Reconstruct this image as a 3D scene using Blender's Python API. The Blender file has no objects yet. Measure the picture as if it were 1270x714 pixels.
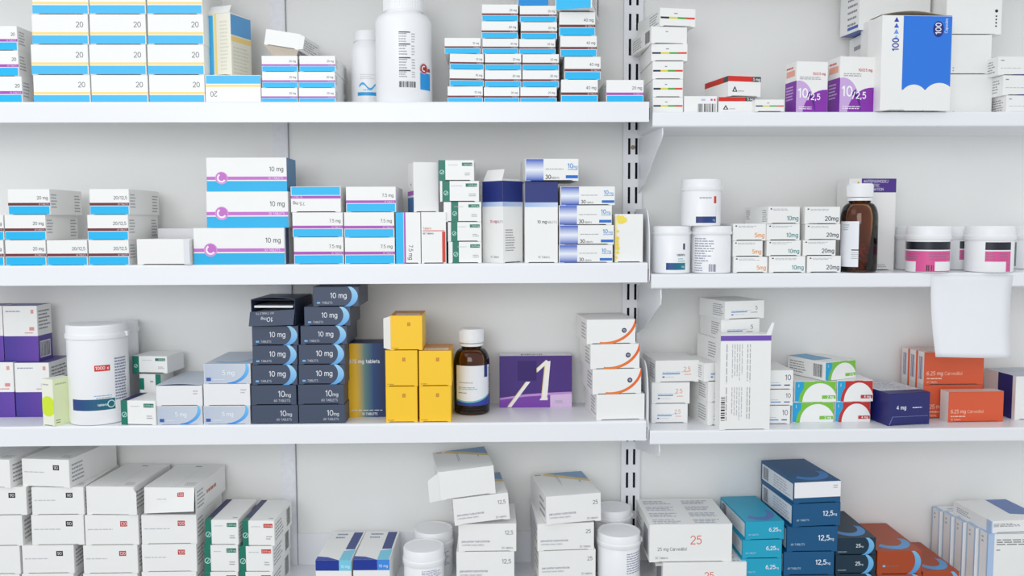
import bpy, math, random
from mathutils import Matrix, Vector
random.seed(7)
C = bpy.context.scene.collection
SC = bpy.context.scene
R = math.radians

# ------------------------------------------------------------------ camera, world, lamps, exposure
F = 1060.0                       # focal length in pixels of a 1270x714 frame
ZF = 1.63                        # camera to shelf fronts
EYE = 1.5
WALL = 0.18                      # wall plane, shelf fronts stand at Y = 0
CAMM = (Matrix.Rotation(R(-1.28), 4, 'Z') @ Matrix.Rotation(R(90 - 4.40), 4, 'X') @ Matrix.Rotation(R(-0.21), 4, 'Z'))
cam_d = bpy.data.cameras.new('camera'); cam = bpy.data.objects.new('camera', cam_d); C.objects.link(cam)
cam.matrix_world = Matrix.Translation((0, -ZF, EYE)) @ CAMM
cam_d.sensor_fit = 'HORIZONTAL'; cam_d.sensor_width = 36.0; cam_d.lens = 36.0 * F / 1270.0
cam_d.clip_start = 0.05; cam_d.clip_end = 50
cam_d.dof.use_dof = True; cam_d.dof.focus_distance = 1.64; cam_d.dof.aperture_fstop = 5.0
SC.camera = cam
SC.view_settings.view_transform = 'Standard'; SC.view_settings.look = 'None'
SC.view_settings.gamma = 1.0; SC.view_settings.use_curve_mapping = False
SC.view_settings.exposure = -0.06
world = bpy.data.worlds.new('world'); SC.world = world; world.use_nodes = True
bg = world.node_tree.nodes['Background']; bg.inputs[0].default_value = (0.94, 0.97, 1.0, 1); bg.inputs[1].default_value = 0.88

def area_lamp(name, loc, target, sx, sy, power, col):
    d = bpy.data.lights.new(name, 'AREA'); d.shape = 'RECTANGLE'; d.size = sx; d.size_y = sy
    d.energy = power; d.color = col
    o = bpy.data.objects.new(name, d); C.objects.link(o); o.location = loc
    o.rotation_euler = (Vector(target) - Vector(loc)).to_track_quat('-Z', 'Y').to_euler()
    return o
area_lamp('ceiling_lamp', (-1.35, -1.0, 2.6), (-0.45, 0, 1.6), 1.2, 0.9, 3.5, (1.0, 0.985, 0.96))
area_lamp('room_fill', (-0.7, -3.0, 2.05), (-0.05, 0, 1.45), 1.6, 1.2, 26, (0.97, 0.985, 1.0))  # unseen frontal fill, added to lift the wall between the shelves

# ------------------------------------------------------------------ pixel <-> world
M3 = CAMM.to_3x3(); M3I = M3.inverted(); CO = Vector((0, -ZF, EYE))
def ray(px, py): return M3 @ Vector(((px - 635) / F, -(py - 357) / F, -1))
def W(px, py, Y=0.0):
    d = ray(px, py); t = (Y + ZF) / d.y; p = CO + d * t
    return p.x, p.z
def WZ(px, py, z):               # hit a horizontal plane -> Y
    d = ray(px, py); t = (z - EYE) / d.z; p = CO + d * t
    return p.x, p.y
def proj(x, y, z):
    v = M3I @ (Vector((x, y, z)) - CO)
    return 635 - F * v.x / v.z, 357 + F * v.y / v.z

# ------------------------------------------------------------------ materials
def lin(c):
    def f(v):
        v /= 255.0
        return v / 12.92 if v <= 0.04045 else ((v + 0.055) / 1.055) ** 2.4
    return tuple(f(v) for v in c)
MATS = {}
def mat(name, col, rough=0.5, noise=0.03, nscale=40.0, bump=0.0, bscale=300.0, metal=0.0, spec=0.5):
    if name in MATS: return MATS[name]
    m = bpy.data.materials.new(name); m.use_nodes = True; nt = m.node_tree; N = nt.nodes; L = nt.links
    b = N['Principled BSDF']; b.inputs['Roughness'].default_value = rough; b.inputs['Metallic'].default_value = metal
    b.inputs['Specular IOR Level'].default_value = spec
    tc = N.new('ShaderNodeTexCoord'); ns = N.new('ShaderNodeTexNoise'); ns.inputs['Scale'].default_value = nscale
    ns.inputs['Detail'].default_value = 4
    L.new(tc.outputs['Object'], ns.inputs['Vector'])
    mx = N.new('ShaderNodeMix'); mx.data_type = 'RGBA'
    l = lin(col)
    mx.inputs[6].default_value = (*[max(0, v * (1 - noise)) for v in l], 1)
    mx.inputs[7].default_value = (*[min(1, v * (1 + noise)) for v in l], 1)
    L.new(ns.outputs['Fac'], mx.inputs[0]); L.new(mx.outputs[2], b.inputs['Base Color'])
    if bump:
        n2 = N.new('ShaderNodeTexNoise'); n2.inputs['Scale'].default_value = bscale; n2.inputs['Detail'].default_value = 3
        L.new(tc.outputs['Object'], n2.inputs['Vector'])
        bp = N.new('ShaderNodeBump'); bp.inputs['Strength'].default_value = bump; bp.inputs['Distance'].default_value = 0.002
        L.new(n2.outputs['Fac'], bp.inputs['Height']); L.new(bp.outputs[0], b.inputs['Normal'])
    MATS[name] = m
    return m
WHITE = (243, 243, 241)
def carton_mat(col=WHITE):
    return mat('carton_%d_%d_%d' % tuple(col), col, rough=0.42, noise=0.025, nscale=25, bump=0.04, bscale=60)
ink = bpy.data.materials.new('printed_ink'); ink.use_nodes = True
_n = ink.node_tree.nodes.new('ShaderNodeVertexColor'); _n.layer_name = 'ink'
ink.node_tree.links.new(_n.outputs[0], ink.node_tree.nodes['Principled BSDF'].inputs['Base Color'])
ink.node_tree.nodes['Principled BSDF'].inputs['Roughness'].default_value = 0.4
M_SHELF = mat('shelf_white_enamel', (240, 242, 246), rough=0.32, noise=0.015, nscale=6)
M_METAL = mat('upright_enamel', (238, 239, 243), rough=0.4, noise=0.03, nscale=15)
M_STRIP = mat('mottled_grey_strip', (237, 238, 243), rough=0.6, noise=0.10, nscale=90)
M_WALL = mat('painted_wall', (240, 240, 238), rough=0.75, noise=0.035, nscale=5, bump=0.12, bscale=120)
M_DARK = mat('dark_recess', (22, 26, 40), rough=0.9, noise=0.0)  # near-black, stands in for shade behind the upright's slots
M_PLASTIC = mat('white_plastic', (244, 245, 247), rough=0.35, noise=0.01, nscale=10)
M_PAPER = mat('white_paper', (240, 241, 246), rough=0.7, noise=0.015, nscale=30)
M_FLOOR = mat('grey_vinyl_floor', (170, 170, 168), rough=0.5, noise=0.05, nscale=8)
M_INSIDE = mat('raw_card_inside', (196, 186, 170), rough=0.8, noise=0.04, nscale=50)
M_FOIL = mat('blister_foil', (225, 228, 234), rough=0.35, metal=0.25, noise=0.1, nscale=120)
M_BRASS = mat('screw_metal', (140, 125, 105), rough=0.4, metal=0.9, noise=0.05)
M_TAB = mat('orange_tablet', (255, 180, 90), rough=0.5, noise=0.05, nscale=80)
def glass_mat():
    m = bpy.data.materials.new('amber_glass'); m.use_nodes = True; N = m.node_tree.nodes; L = m.node_tree.links
    N.remove(N['Principled BSDF'])
    t = N.new('ShaderNodeBsdfTransparent'); t.inputs[0].default_value = (0.67, 0.45, 0.28, 1)
    g = N.new('ShaderNodeBsdfGlossy'); g.inputs['Roughness'].default_value = 0.06; g.inputs[0].default_value = (1, 1, 1, 1)
    fr = N.new('ShaderNodeFresnel'); fr.inputs['IOR'].default_value = 1.45
    mx = N.new('ShaderNodeMixShader')
    L.new(fr.outputs[0], mx.inputs[0]); L.new(t.outputs[0], mx.inputs[1]); L.new(g.outputs[0], mx.inputs[2])
    L.new(mx.outputs[0], N['Material Output'].inputs[0])
    return m
M_GLASS = glass_mat()

# ------------------------------------------------------------------ object helpers
def mesh_obj(name, verts, faces, m, parent=None, smooth=False):
    me = bpy.data.meshes.new(name); me.from_pydata(verts, [], faces); me.update()
    if m: me.materials.append(m)
    if smooth:
        for p in me.polygons: p.use_smooth = True
    o = bpy.data.objects.new(name, me); C.objects.link(o)
    if parent: o.parent = parent
    return o
def tag(o, label, cat, group=None, kind=None):
    n = len(label.split())
    if not 4 <= n <= 16: print('LABEL LENGTH', n, label)
    o['label'] = label
    if cat: o['category'] = cat
    if group: o['group'] = group
    if kind: o['kind'] = kind
    return o
def thing(name, loc, rot=(0, 0, 0)):
    o = bpy.data.objects.new(name, None); C.objects.link(o); o.empty_display_size = 0.02
    o.location = loc; o.rotation_euler = rot
    return o
def box_vf(x0, y0, z0, x1, y1, z1):
    v = [(x0, y0, z0), (x1, y0, z0), (x1, y1, z0), (x0, y1, z0), (x0, y0, z1), (x1, y0, z1), (x1, y1, z1), (x0, y1, z1)]
    f = [(0, 3, 2, 1), (4, 5, 6, 7), (0, 1, 5, 4), (1, 2, 6, 5), (2, 3, 7, 6), (3, 0, 4, 7)]
    return v, f
def join_vf(*parts):
    V, Fc = [], []
    for v, f in parts:
        k = len(V); V += v; Fc += [tuple(i + k for i in q) for q in f]
    return V, Fc
def prism(outline, a, b, axis):   # outline of 2-d points extruded along axis from a to b
    n = len(outline)
    def p(q, t):
        return {'x': (t, q[0], q[1]), 'y': (q[0], t, q[1]), 'z': (q[0], q[1], t)}[axis]
    v = [p(q, a) for q in outline] + [p(q, b) for q in outline]
    f = [tuple(range(n)), tuple(reversed(range(n, 2 * n)))] + [(i, n + i, n + (i + 1) % n, (i + 1) % n) for i in range(n)]
    return v, f
def lathe_vf(profile, seg=40, cap=True):
    v, f = [], []
    n = len(profile)
    for i in range(seg):
        a = 2 * math.pi * i / seg
        for r, z in profile: v.append((r * math.sin(a), -r * math.cos(a), z))
    for i in range(seg):
        j = (i + 1) % seg
        for k in range(n - 1): f.append((i * n + k, j * n + k, j * n + k + 1, i * n + k + 1))
    if cap:
        f.append(tuple(reversed([i * n for i in range(seg)]))); f.append(tuple(i * n + n - 1 for i in range(seg)))
    return v, f

# ------------------------------------------------------------------ printing on faces
def _arc(cx, cy, rx, ry, a0, a1, n=9):
    return [(cx + rx * math.cos(R(a0 + (a1 - a0) * i / n)), cy + ry * math.sin(R(a0 + (a1 - a0) * i / n))) for i in range(n + 1)]
_xh = .70
GL = {   # sans-serif strokes: advance width, polylines (cap height 1)
 '0': (.58, [_arc(.29, .5, .29, .5, 0, 360, 14)]), '1': (.30, [[(0, .80), (.22, 1), (.22, 0)]]),
 '2': (.56, [_arc(.28, .72, .27, .28, 165, -35) + [(0, 0), (.56, 0)]]), '3': (.54, [_arc(.25, .76, .24, .24, 150, -90), _arc(.25, .27, .29, .27, 90, -150)]),
 '4': (.60, [[(.44, 0), (.44, 1), (0, .28), (.60, .28)]]), '5': (.54, [[(.50, 1), (.09, 1), (.05, .56)] + _arc(.25, .33, .29, .33, 125, -145)]),
 '6': (.57, [_arc(.29, .32, .28, .32, 0, 360, 12), _arc(.52, .34, .51, .66, 95, 180, 6)]), '7': (.54, [[(0, 1), (.54, 1), (.18, 0)]]),
 '8': (.56, [_arc(.28, .76, .23, .24, 0, 360, 12), _arc(.28, .26, .28, .26, 0, 360, 12)]), '9': (.57, [_arc(.28, .68, .28, .32, 0, 360, 12), _arc(.05, .66, .51, .66, -85, 0, 6)]),
 '.': (.08, [[(.04, 0), (.04, .09)]]), ',': (.12, [[(.08, .08), (.02, -.18)]]), '/': (.42, [[(0, -.1), (.42, 1.05)]]), ' ': (.22, []),
 'A': (.68, [[(0, 0), (.34, 1), (.68, 0)], [(.12, .33), (.56, .33)]]), 'B': (.58, [[(0, 0), (0, 1), (.3, 1)] + _arc(.3, .76, .24, .24, 90, -90, 6) + [(0, .52), (.3, .52)] + _arc(.3, .26, .28, .26, 90, -90, 6) + [(0, 0)]]),
 'C': (.66, [_arc(.38, .5, .38, .5, 45, 315)]), 'D': (.66, [[(0, 0), (0, 1), (.25, 1)] + _arc(.25, .5, .41, .5, 90, -90) + [(0, 0)]]),
 'E': (.50, [[(.50, 1), (0, 1), (0, 0), (.50, 0)], [(0, .52), (.44, .52)]]), 'G': (.70, [_arc(.38, .5, .38, .5, 50, 330) + [(.70, .46), (.42, .46)]]),
 'I': (.05, [[(.02, 0), (.02, 1)]]), 'L': (.48, [[(0, 1), (0, 0), (.48, 0)]]), 'M': (.76, [[(0, 0), (0, 1), (.38, .3), (.76, 1), (.76, 0)]]),
 'N': (.64, [[(0, 0), (0, 1), (.64, 0), (.64, 1)]]), 'O': (.76, [_arc(.38, .5, .38, .5, 0, 360, 14)]), 'P': (.56, [[(0, 0), (0, 1), (.28, 1)] + _arc(.28, .73, .27, .27, 90, -90, 6) + [(0, .46)]]),
 'S': (.56, [_arc(.28, .75, .26, .25, 40, 230) + _arc(.28, .27, .29, .27, 70, -150)]), 'T': (.60, [[(0, 1), (.60, 1)], [(.30, 1), (.30, 0)]]),
 'a': (.48, [_arc(.24, .24, .24, .25, 0, 360, 12), [(.48, 0), (.48, .45)] + _arc(.25, .45, .23, .25, 0, 150, 5)]),
 'b': (.50, [[(0, 1), (0, 0)], _arc(.25, .35, .25, .35, 0, 360, 12)]), 'c': (.44, [_arc(.25, .35, .25, .35, 50, 310)]), 'd': (.50, [[(.50, 1), (.50, 0)], _arc(.25, .35, .25, .35, 0, 360, 12)]),
 'e': (.50, [[(.01, .36), (.50, .36)] + _arc(.25, .35, .25, .35, 0, 310)]), 'g': (.50, [_arc(.25, .35, .25, .35, 0, 360, 12), [(.50, .70), (.50, -.08)] + _arc(.25, -.08, .25, .22, 0, -150, 6)]),
 'h': (.46, [[(0, 1), (0, 0)], _arc(.23, .44, .23, .26, 180, 0, 6) + [(.46, 0)]]), 'i': (.05, [[(.02, 0), (.02, .70)], [(.02, .88), (.02, .98)]]), 'l': (.05, [[(.02, 0), (.02, 1)]]),
 'm': (.78, [[(0, 0), (0, .70)], _arc(.195, .46, .195, .24, 180, 0, 6) + [(.39, 0)], _arc(.585, .46, .195, .24, 180, 0, 6) + [(.78, 0)]]),
 'n': (.46, [[(0, 0), (0, .70)], _arc(.23, .44, .23, .26, 180, 0, 6) + [(.46, 0)]]), 'o': (.52, [_arc(.26, .35, .26, .35, 0, 360, 12)]), 'p': (.50, [[(0, .7), (0, -.28)], _arc(.25, .35, .25, .35, 0, 360, 12)]),
 'r': (.28, [[(0, 0), (0, .70)], _arc(.26, .42, .26, .28, 180, 80, 4)]), 's': (.40, [_arc(.2, .52, .19, .18, 40, 230, 6) + _arc(.2, .18, .20, .18, 70, -150, 6)]), 't': (.30, [[(.12, .95), (.12, .12), (.28, 0)], [(0, .68), (.30, .68)]]),
 'u': (.46, [[(0, .70), (0, .25)] + _arc(.23, .25, .23, .25, 180, 360, 6), [(.46, .70), (.46, 0)]]), 'v': (.46, [[(0, .70), (.23, 0), (.46, .70)]]), 'x': (.46, [[(0, .70), (.46, 0)], [(.46, .70), (0, 0)]]), 'y': (.46, [[(0, .70), (.23, 0)], [(.46, .70), (.15, -.28)]]),
}
_tc = {}
def glyphs(t, bold=False):
    k = (t, bold)
    if k not in _tc:
        hw = .082 if bold else .058; V = []; Fc = []; x = 0.0
        for ch in t:
            wd, st = GL[ch]
            for line in st:
                for (ax, ay), (bx, by) in zip(line, line[1:]):
                    l = math.hypot(bx - ax, by - ay) or 1; dx, dy = (bx - ax) / l * hw, (by - ay) / l * hw
                    e = .55
                    a_ = (ax - dx * e, ay - dy * e); b_ = (bx + dx * e, by + dy * e); n = len(V)
                    V += [(x + a_[0] + dy, a_[1] - dx), (x + b_[0] + dy, b_[1] - dx), (x + b_[0] - dy, b_[1] + dx), (x + a_[0] - dy, a_[1] + dx)]
                    Fc.append((n, n + 1, n + 2, n + 3))
            x += wd + (.24 if bold else .20)
        _tc[k] = (V, Fc, x - .2)
    return _tc[k]
def clip_rect(pts, w, h):
    def cut(pts, inside, inter):
        out = []
        for i in range(len(pts)):
            a, b = pts[i - 1], pts[i]
            if inside(b):
                if not inside(a): out.append(inter(a, b))
                out.append(b)
            elif inside(a): out.append(inter(a, b))
        return out
    def at(ax, val):
        def f(a, b):
            t = (val - a[ax]) / (b[ax] - a[ax]); return tuple(a[i] + (b[i] - a[i]) * t for i in range(len(a)))
        return f
    for ax, val, sg in ((0, 0, 1), (0, w, -1), (1, 0, 1), (1, h, -1)):
        if not pts: return pts
        pts = cut(pts, lambda p, ax=ax, val=val, sg=sg: sg * (p[ax] - val) >= -1e-9, at(ax, val))
    return pts
class Print:
    """flat print of a face: logical u right, v up, in fractions of the face"""
    def __init__(s, w, h, mapf, rot=0):
        s.fw, s.fh, s.mapf, s.rot = w, h, mapf, rot
        s.w, s.h = (h, w) if rot in (90, 270) else (w, h)
        s.V, s.F, s.K, s.lay = [], [], [], 0; s.G = []; s.op = 'patch'; s.nop = 0
        s.rnd = random.Random(int(w * 1e6) + int(h * 1e6) + len(Print.log)); Print.log.append(1)
    log = []
    def _pt(s, x, y, e=0.0):
        if s.rot == 180: x, y = s.w - x, s.h - y
        elif s.rot == 90: x, y = s.h - y, x       # text runs upwards
        elif s.rot == 270: x, y = y, s.w - x      # text runs downwards
        return s.mapf(x, y, 0.00012 + s.lay * 0.00004 + e)
    def _face(s, pts, cols):
        k = len(s.V)
        for x, y in pts: s.V.append(s._pt(x, y))
        s.F.append(tuple(range(k, k + len(pts)))); s.K.append(cols); s.G.append(s.op)
    def merge(s, q):
        k = len(s.V); s.V += q.V; s.F += [tuple(i + k for i in f) for f in q.F]; s.K += q.K; s.G += [g if g in ('patch', 'lettering') else g + 'q' for g in q.G]
    def poly(s, uv, col, col2=None, clip=True, n=False):
        pts = [(u * s.w, v * s.h) for u, v in uv]; s.polym(pts, col, clip)
    def polym(s, pts, col, clip=True):
        if clip: pts = clip_rect(pts, s.w, s.h)
        if len(pts) >= 3: s._face(pts, [lin(col)] * len(pts))
    def rect(s, u0, v0, u1, v1, col, col2=None, vert=False, nx=1, step=True):
        if s.step: nx = max(nx, int(abs(u1 - u0) * s.w / s.step) + 1)
        a, b = lin(col), lin(col2 or col)
        for i in range(nx):
            t0, t1 = i / nx, (i + 1) / nx
            ua, ub = u0 + (u1 - u0) * t0, u0 + (u1 - u0) * t1
            m = lambda t: tuple(a[k] + (b[k] - a[k]) * t for k in range(3))
            cs = [a, a, b, b] if vert else [m(t0), m(t1), m(t1), m(t0)]
            s._face([(ua * s.w, v0 * s.h), (ub * s.w, v0 * s.h), (ub * s.w, v1 * s.h), (ua * s.w, v1 * s.h)], cs)
        if step: s.lay += 1
    step = 0
    def disc(s, u, v, r, col, ry=None, n=20):     # r, ry fractions of height
        rx = r * s.h; ry = (ry or r) * s.h
        s.polym([(u * s.w + rx * math.cos(2 * math.pi * i / n), v * s.h + ry * math.sin(2 * math.pi * i / n)) for i in range(n)], col); s.lay += 1
    def band(s, fo, fi, t0, t1, col, col2=None, n=18):   # strip between two curves given in fractions
        a, b = lin(col), lin(col2 or col)
        for i in range(n):
            ta, tb = t0 + (t1 - t0) * i / n, t0 + (t1 - t0) * (i + 1) / n
            q = [fo(ta), fo(tb), fi(tb), fi(ta)]
            q = clip_rect([(u * s.w, v * s.h) for u, v in q], s.w, s.h)
            if len(q) >= 3:
                k = i / n; c = tuple(a[j] + (b[j] - a[j]) * k for j in range(3))
                s._face(q, [c] * len(q))
        s.lay += 1
    def ring(s, u, v, r, th, col, a0=0, a1=360, col2=None):
        k = s.h / s.w
        s.band(lambda t: (u + r * k * math.cos(t), v + r * math.sin(t)), lambda t: (u + (r - th) * k * math.cos(t), v + (r - th) * math.sin(t)), R(a0), R(a1), col, col2, 24)
    def text(s, t, u, v, size, col, align='l', bold=False, maxw=None):    # size = cap height, fraction of face height
        V, Fc, wd = glyphs(t, bold); k = size * s.h; kx = k
        if maxw and wd * k > maxw * s.w: kx = maxw * s.w / wd
        x0 = u * s.w - (0 if align == 'l' else wd * kx if align == 'r' else wd * kx / 2); y0 = v * s.h
        b = len(s.V)
        for i, (x, y) in enumerate(V): s.V.append(s._pt(x0 + x * kx, y0 + y * k, (i // 4 % 5) * 6e-6))   # joints of strokes never share a plane
        c = lin(col)
        for f in Fc: s.F.append(tuple(i + b for i in f)); s.K.append([c] * len(f)); s.G.append('lettering')
        s.lay += 1
    def small(s, u0, v0, u1, v1, n, col, dens=0.42, ragged=0.3):   # rows of lettering too small to read
        if max(col) < 180: col = tuple(int(c * .62 + 235 * .38) for c in col)
        dv = (v1 - v0) / n; s.nop += 1; s.op = 'small_print:%d' % s.nop
        for i in range(n):
            v = v1 - (i + 1) * dv; u = u0; end = u1 - (u1 - u0) * ragged * s.rnd.random()
            while u < end:
                l = (u1 - u0) * s.rnd.uniform(0.08, 0.22)
                s.rect(u, v + dv * 0.2, min(u + l, end), v + dv * (0.2 + dens), col, step=False)
                u += l + (u1 - u0) * 0.03
        s.op = 'patch'; s.lay += 1
    def barcode(s, u0, v0, u1, v1, col=(25, 25, 35), n=14, horiz=False):
        x = 0.0; L = []; s.nop += 1; s.op = 'barcode:%d' % s.nop
        while x < 1:
            a = s.rnd.uniform(0.25, 1) / n; L.append((x, min(1, x + a))); x += a + s.rnd.uniform(0.3, 0.9) / n
        for a, b in L:
            if horiz: s.rect(u0, v0 + (v1 - v0) * a, u1, v0 + (v1 - v0) * b, col, step=False)
            else: s.rect(u0 + (u1 - u0) * a, v0, u0 + (u1 - u0) * b, v1, col, step=False)
        s.op = 'patch'; s.lay += 1
    def build(s, name, parent, label=None):
        if not s.F: return None
        # colour patches become one part each, lettering one part, every block of small print one part
        root = list(range(len(s.F)))
        def find(i):
            while root[i] != i: i = root[i]
            return i
        seen = {}
        for i, f in enumerate(s.F):
            if s.G[i] != 'patch': continue
            for v in f:
                key = tuple(round(c, 5) for c in s.V[v])
                if key in seen: root[find(i)] = find(seen[key])
                else: seen[key] = i
        comp = [find(i) if s.G[i] == 'patch' else s.G[i] for i in range(len(s.F))]
        if len({c for c in comp if isinstance(c, int)}) > 12: comp = ['patch' if isinstance(c, int) else c for c in comp]
        ids = sorted(set(comp), key=str)
        for c_ in ids:
            fs = [i for i in range(len(s.F)) if comp[i] == c_]
            used = sorted({v for i in fs for v in s.F[i]}); mp = {v: k for k, v in enumerate(used)}
            nm = name if not isinstance(c_, str) or c_ == 'patch' else c_.split(':')[0]
            o = mesh_obj(nm, [s.V[v] for v in used], [tuple(mp[v] for v in s.F[i]) for i in fs], ink, parent)
            at = o.data.color_attributes.new('ink', 'FLOAT_COLOR', 'CORNER')
            buf = []
            for i in fs:
                for c in s.K[i]: buf += [c[0], c[1], c[2], 1.0]
            at.data.foreach_set('color', buf)
            if label: o['label'] = label
        return o
def face_map(face, w, h, L):
    """box local: x -w/2..w/2, y 0..L (front at 0), z 0..h. returns (width, height, mapping)"""
    if face == 'front': return w, h, lambda x, y, o: (x - w / 2, -o, y)
    if face == 'right': return L, h, lambda x, y, o: (w / 2 + o, x, y)
    if face == 'left': return L, h, lambda x, y, o: (-w / 2 - o, L - x, y)
    if face == 'top': return w, L, lambda x, y, o: (x - w / 2, y, h + o)
    if face == 'bottom': return w, L, lambda x, y, o: (x - w / 2, L - y, -o)
class CPrint(Print):
    def __init__(s, Rr, arc, z0, z1, ang=0.0, rot=0, x=0.0):
        w = Rr * arc; ang = ang - math.atan2(x, ZF + .05)
        def m(x, y, o):
            a = (x - w / 2) / Rr + ang
            return ((Rr + o) * math.sin(a), -(Rr + o) * math.cos(a), z0 + y)
        super().__init__(w, z1 - z0, m, rot); s.step = Rr * 0.1

# ------------------------------------------------------------------ designs printed on the boxes
BLUE = (0, 184, 240); PUR = (172, 74, 186); MAR = (112, 34, 44); BLK = (40, 42, 50); GRY = (130, 132, 140)
def d_none(p, **k): pass
def d_band(p, stripe=MAR, t='20 mg', rot=0, blue=BLUE, tri=True, **k):       # white with thin stripe over a wide blue band
    p.rect(0.012, 0.015, 0.985, 0.33, blue)
    p.rect(0, 0.355, 1, 0.465, stripe)
    p.text('30 TABLETS', 0.97, 0.38, 0.055, (235, 220, 228), 'r')
    p.text(t, 0.95, 0.60, 0.12, BLK, 'r')
def d_bigband(p, t='10 mg', **k):
    p.rect(0, 0, 1, 0.31, (0, 176, 230)); p.rect(0, 0.345, 1, 0.44, (196, 108, 202))
    p.text('30 TABLETS', 0.95, 0.365, 0.06, (245, 225, 245), 'r')
    p.text(t, 0.955, 0.60, 0.125, BLK, 'r')
    p.disc(0.185, 0.40, 0.185, (214, 150, 214)); p.disc(0.185, 0.41, 0.155, (196, 110, 198))
    p.ring(0.185, 0.40, 0.135, 0.05, (250, 235, 250), 120, 330)
def d_twenty(p, t='20', **k):
    p.rect(0, 0.02, 0.985, 0.30, (70, 188, 240)); p.rect(0, 0.335, 1, 0.41, (250, 222, 130))
    p.text(t, 0.91, 0.58, 0.17, (105, 105, 115), 'r')
def d_colourline(p, line=True, **k):
    p.small(0.40, 0.66, 0.50, 0.78, 1, BLK)
    if line:
        for i, c in enumerate(((25, 30, 60), (222, 216, 60), (70, 165, 60), (222, 60, 40))):
            p.rect(0.02 + i * 0.24, 0.42, 0.02 + (i + 1) * 0.24, 0.52, c, step=False)
def d_red5(p, **k):
    p.rect(0, 0.72, 0.74, 0.98, (214, 36, 22)); p.rect(0.74, 0.72, 1, 0.98, (70, 70, 76))
    p.text('5 mg', 0.97, 0.78, 0.13, (245, 245, 245), 'r', True)
    p.poly([(0.12, 0.22), (0.28, 0.22), (0.20, 0.50)], BLK); p.lay += 1
    p.poly([(0.165, 0.26), (0.235, 0.26), (0.20, 0.38)], WHITE); p.lay += 1
    p.small(0.30, 0.22, 0.50, 0.32, 1, GRY)
def d_purple10(p, **k):
    p.band(lambda t: (0.1 + 0.52 * math.sin(t), 0.0 + 0.62 * math.cos(t)), lambda t: (-0.6, -0.6), -1.0, 1.58, (206, 172, 226))
    p.rect(0, 0, 0.08, 0.6, (206, 172, 226))
    k2 = p.h / p.w
    p.disc(0.95, -0.05, 0.50, (138, 42, 172), ry=0.50, n=40)
    p.disc(0.20, -0.0, 0.0001, (90, 30, 140))
    p.band(lambda t: (0.1 + 0.52 * math.sin(t), 0.62 * math.cos(t)), lambda t: (0.95 - 0.5 * k2 * math.cos(t * 0.55 - 0.05), -0.05 + 0.5 * math.sin(t * 0.75)), 1.05, 1.6, (92, 36, 150))
    p.text('10', 0.07, 0.29, 0.17, (250, 250, 252), bold=True); p.text('/2,5', 0.37, 0.25, 0.11, (250, 250, 252), bold=True)
    p.small(0.08, 0.05, 0.62, 0.12, 2, (245, 235, 250))
    p.text('10/2.5 mg', 0.92, 0.74, 0.045, (200, 60, 80), 'r', True)
    p.small(0.10, 0.64, 0.78, 0.71, 2, GRY)
def d_bluebig(p, **k):
    B = (32, 120, 226)
    p.rect(0.30, 0.22, 0.995, 0.995, B)
    p.disc(0.475, 0.12, 0.155, WHITE, n=36); p.disc(0.84, 0.10, 0.195, WHITE, n=36)
    for i, c in enumerate(((150, 195, 245), (100, 155, 235), (50, 95, 205), (35, 55, 165))):
        y = 0.745 + i * 0.062
        p.poly([(0.165, y), (0.235, y), (0.20, y + 0.05)], c)
    p.lay += 1
    p.disc(0.80, 0.86, 0.060, (20, 40, 130), ry=0.085, n=24)
    q = Print(p.w, p.h, p.mapf, 90); q.lay = p.lay + 2
    q.text('100', 0.63, 1 - 0.235, 0.085, (30, 60, 170), bold=True)
    q.text('100', 0.81, 1 - 0.835, 0.075, (245, 245, 250), bold=True)
    q.text('Capsules', 0.82, 1 - 0.93, 0.04, (230, 240, 255))
    p.merge(q)
def d_vert(p, t='7.5 mg', **k):                # printed sideways
    p.rect(0, 0, 0.31, 1, BLUE); p.rect(0.33, 0, 0.40, 1, PUR)
    q = Print(p.w, p.h, p.mapf, 270); q.lay = p.lay + 1
    q.text(t, 0.92, 0.52, 0.16, BLK, 'r')
    p.merge(q)
def d_redcorner(p, **k):
    p.text('Tablets', 0.07, 0.665, 0.04, (200, 50, 40)); p.text('60 Tablets', 0.07, 0.57, 0.032, BLK, bold=True)
    p.rect(0.06, 0.63, 0.94, 0.645, (214, 50, 30)); p.rect(0.84, 0.02, 0.97, 0.62, (214, 50, 30))
def d_greenband(p, tagcol=(16, 120, 98), u0=0.0, **k):
    p.rect(u0, 0, u0 + 0.19, 1, (8, 118, 98)); p.ring(u0 + 0.095, 0.42, 0.11, 0.025, (190, 230, 220))
    p.band(lambda t: (u0 + 0.06 + 0.07 * t, 0.36 + 0.12 * t), lambda t: (u0 + 0.07 + 0.07 * t, 0.34 + 0.12 * t), 0, 1, (190, 230, 220), n=1)
    p.rect(0.66, 0.72, 0.95, 0.88, tagcol); p.text('2.5/10 mg', 0.93, 0.765, 0.065, (235, 245, 240), 'r', maxw=0.25)
    p.small(0.28, 0.74, 0.58, 0.80, 1, (190, 192, 198))
    p.small(0.74, 0.25, 0.93, 0.42, 2, GRY)
def d_navytop(p, t='10 mg tablets', red=False, side=False, **k):
    p.rect(0, 0.745, 1, 1, (16, 38, 118)); p.rect(0, 0.69, 1, 0.745, (160, 188, 232), (205, 218, 240))
    if side:
        p.small(0.12, 0.14, 0.62, 0.42, 9, (110, 112, 120)); return
    p.text('10 mg', 0.38, 0.49, 0.033, (200, 60, 110) if red else BLK, bold=True); p.text('TABLETS', 0.63, 0.49, 0.026, GRY)
    p.text('10 Tablets', 0.40, 0.06, 0.025, GRY)
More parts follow.
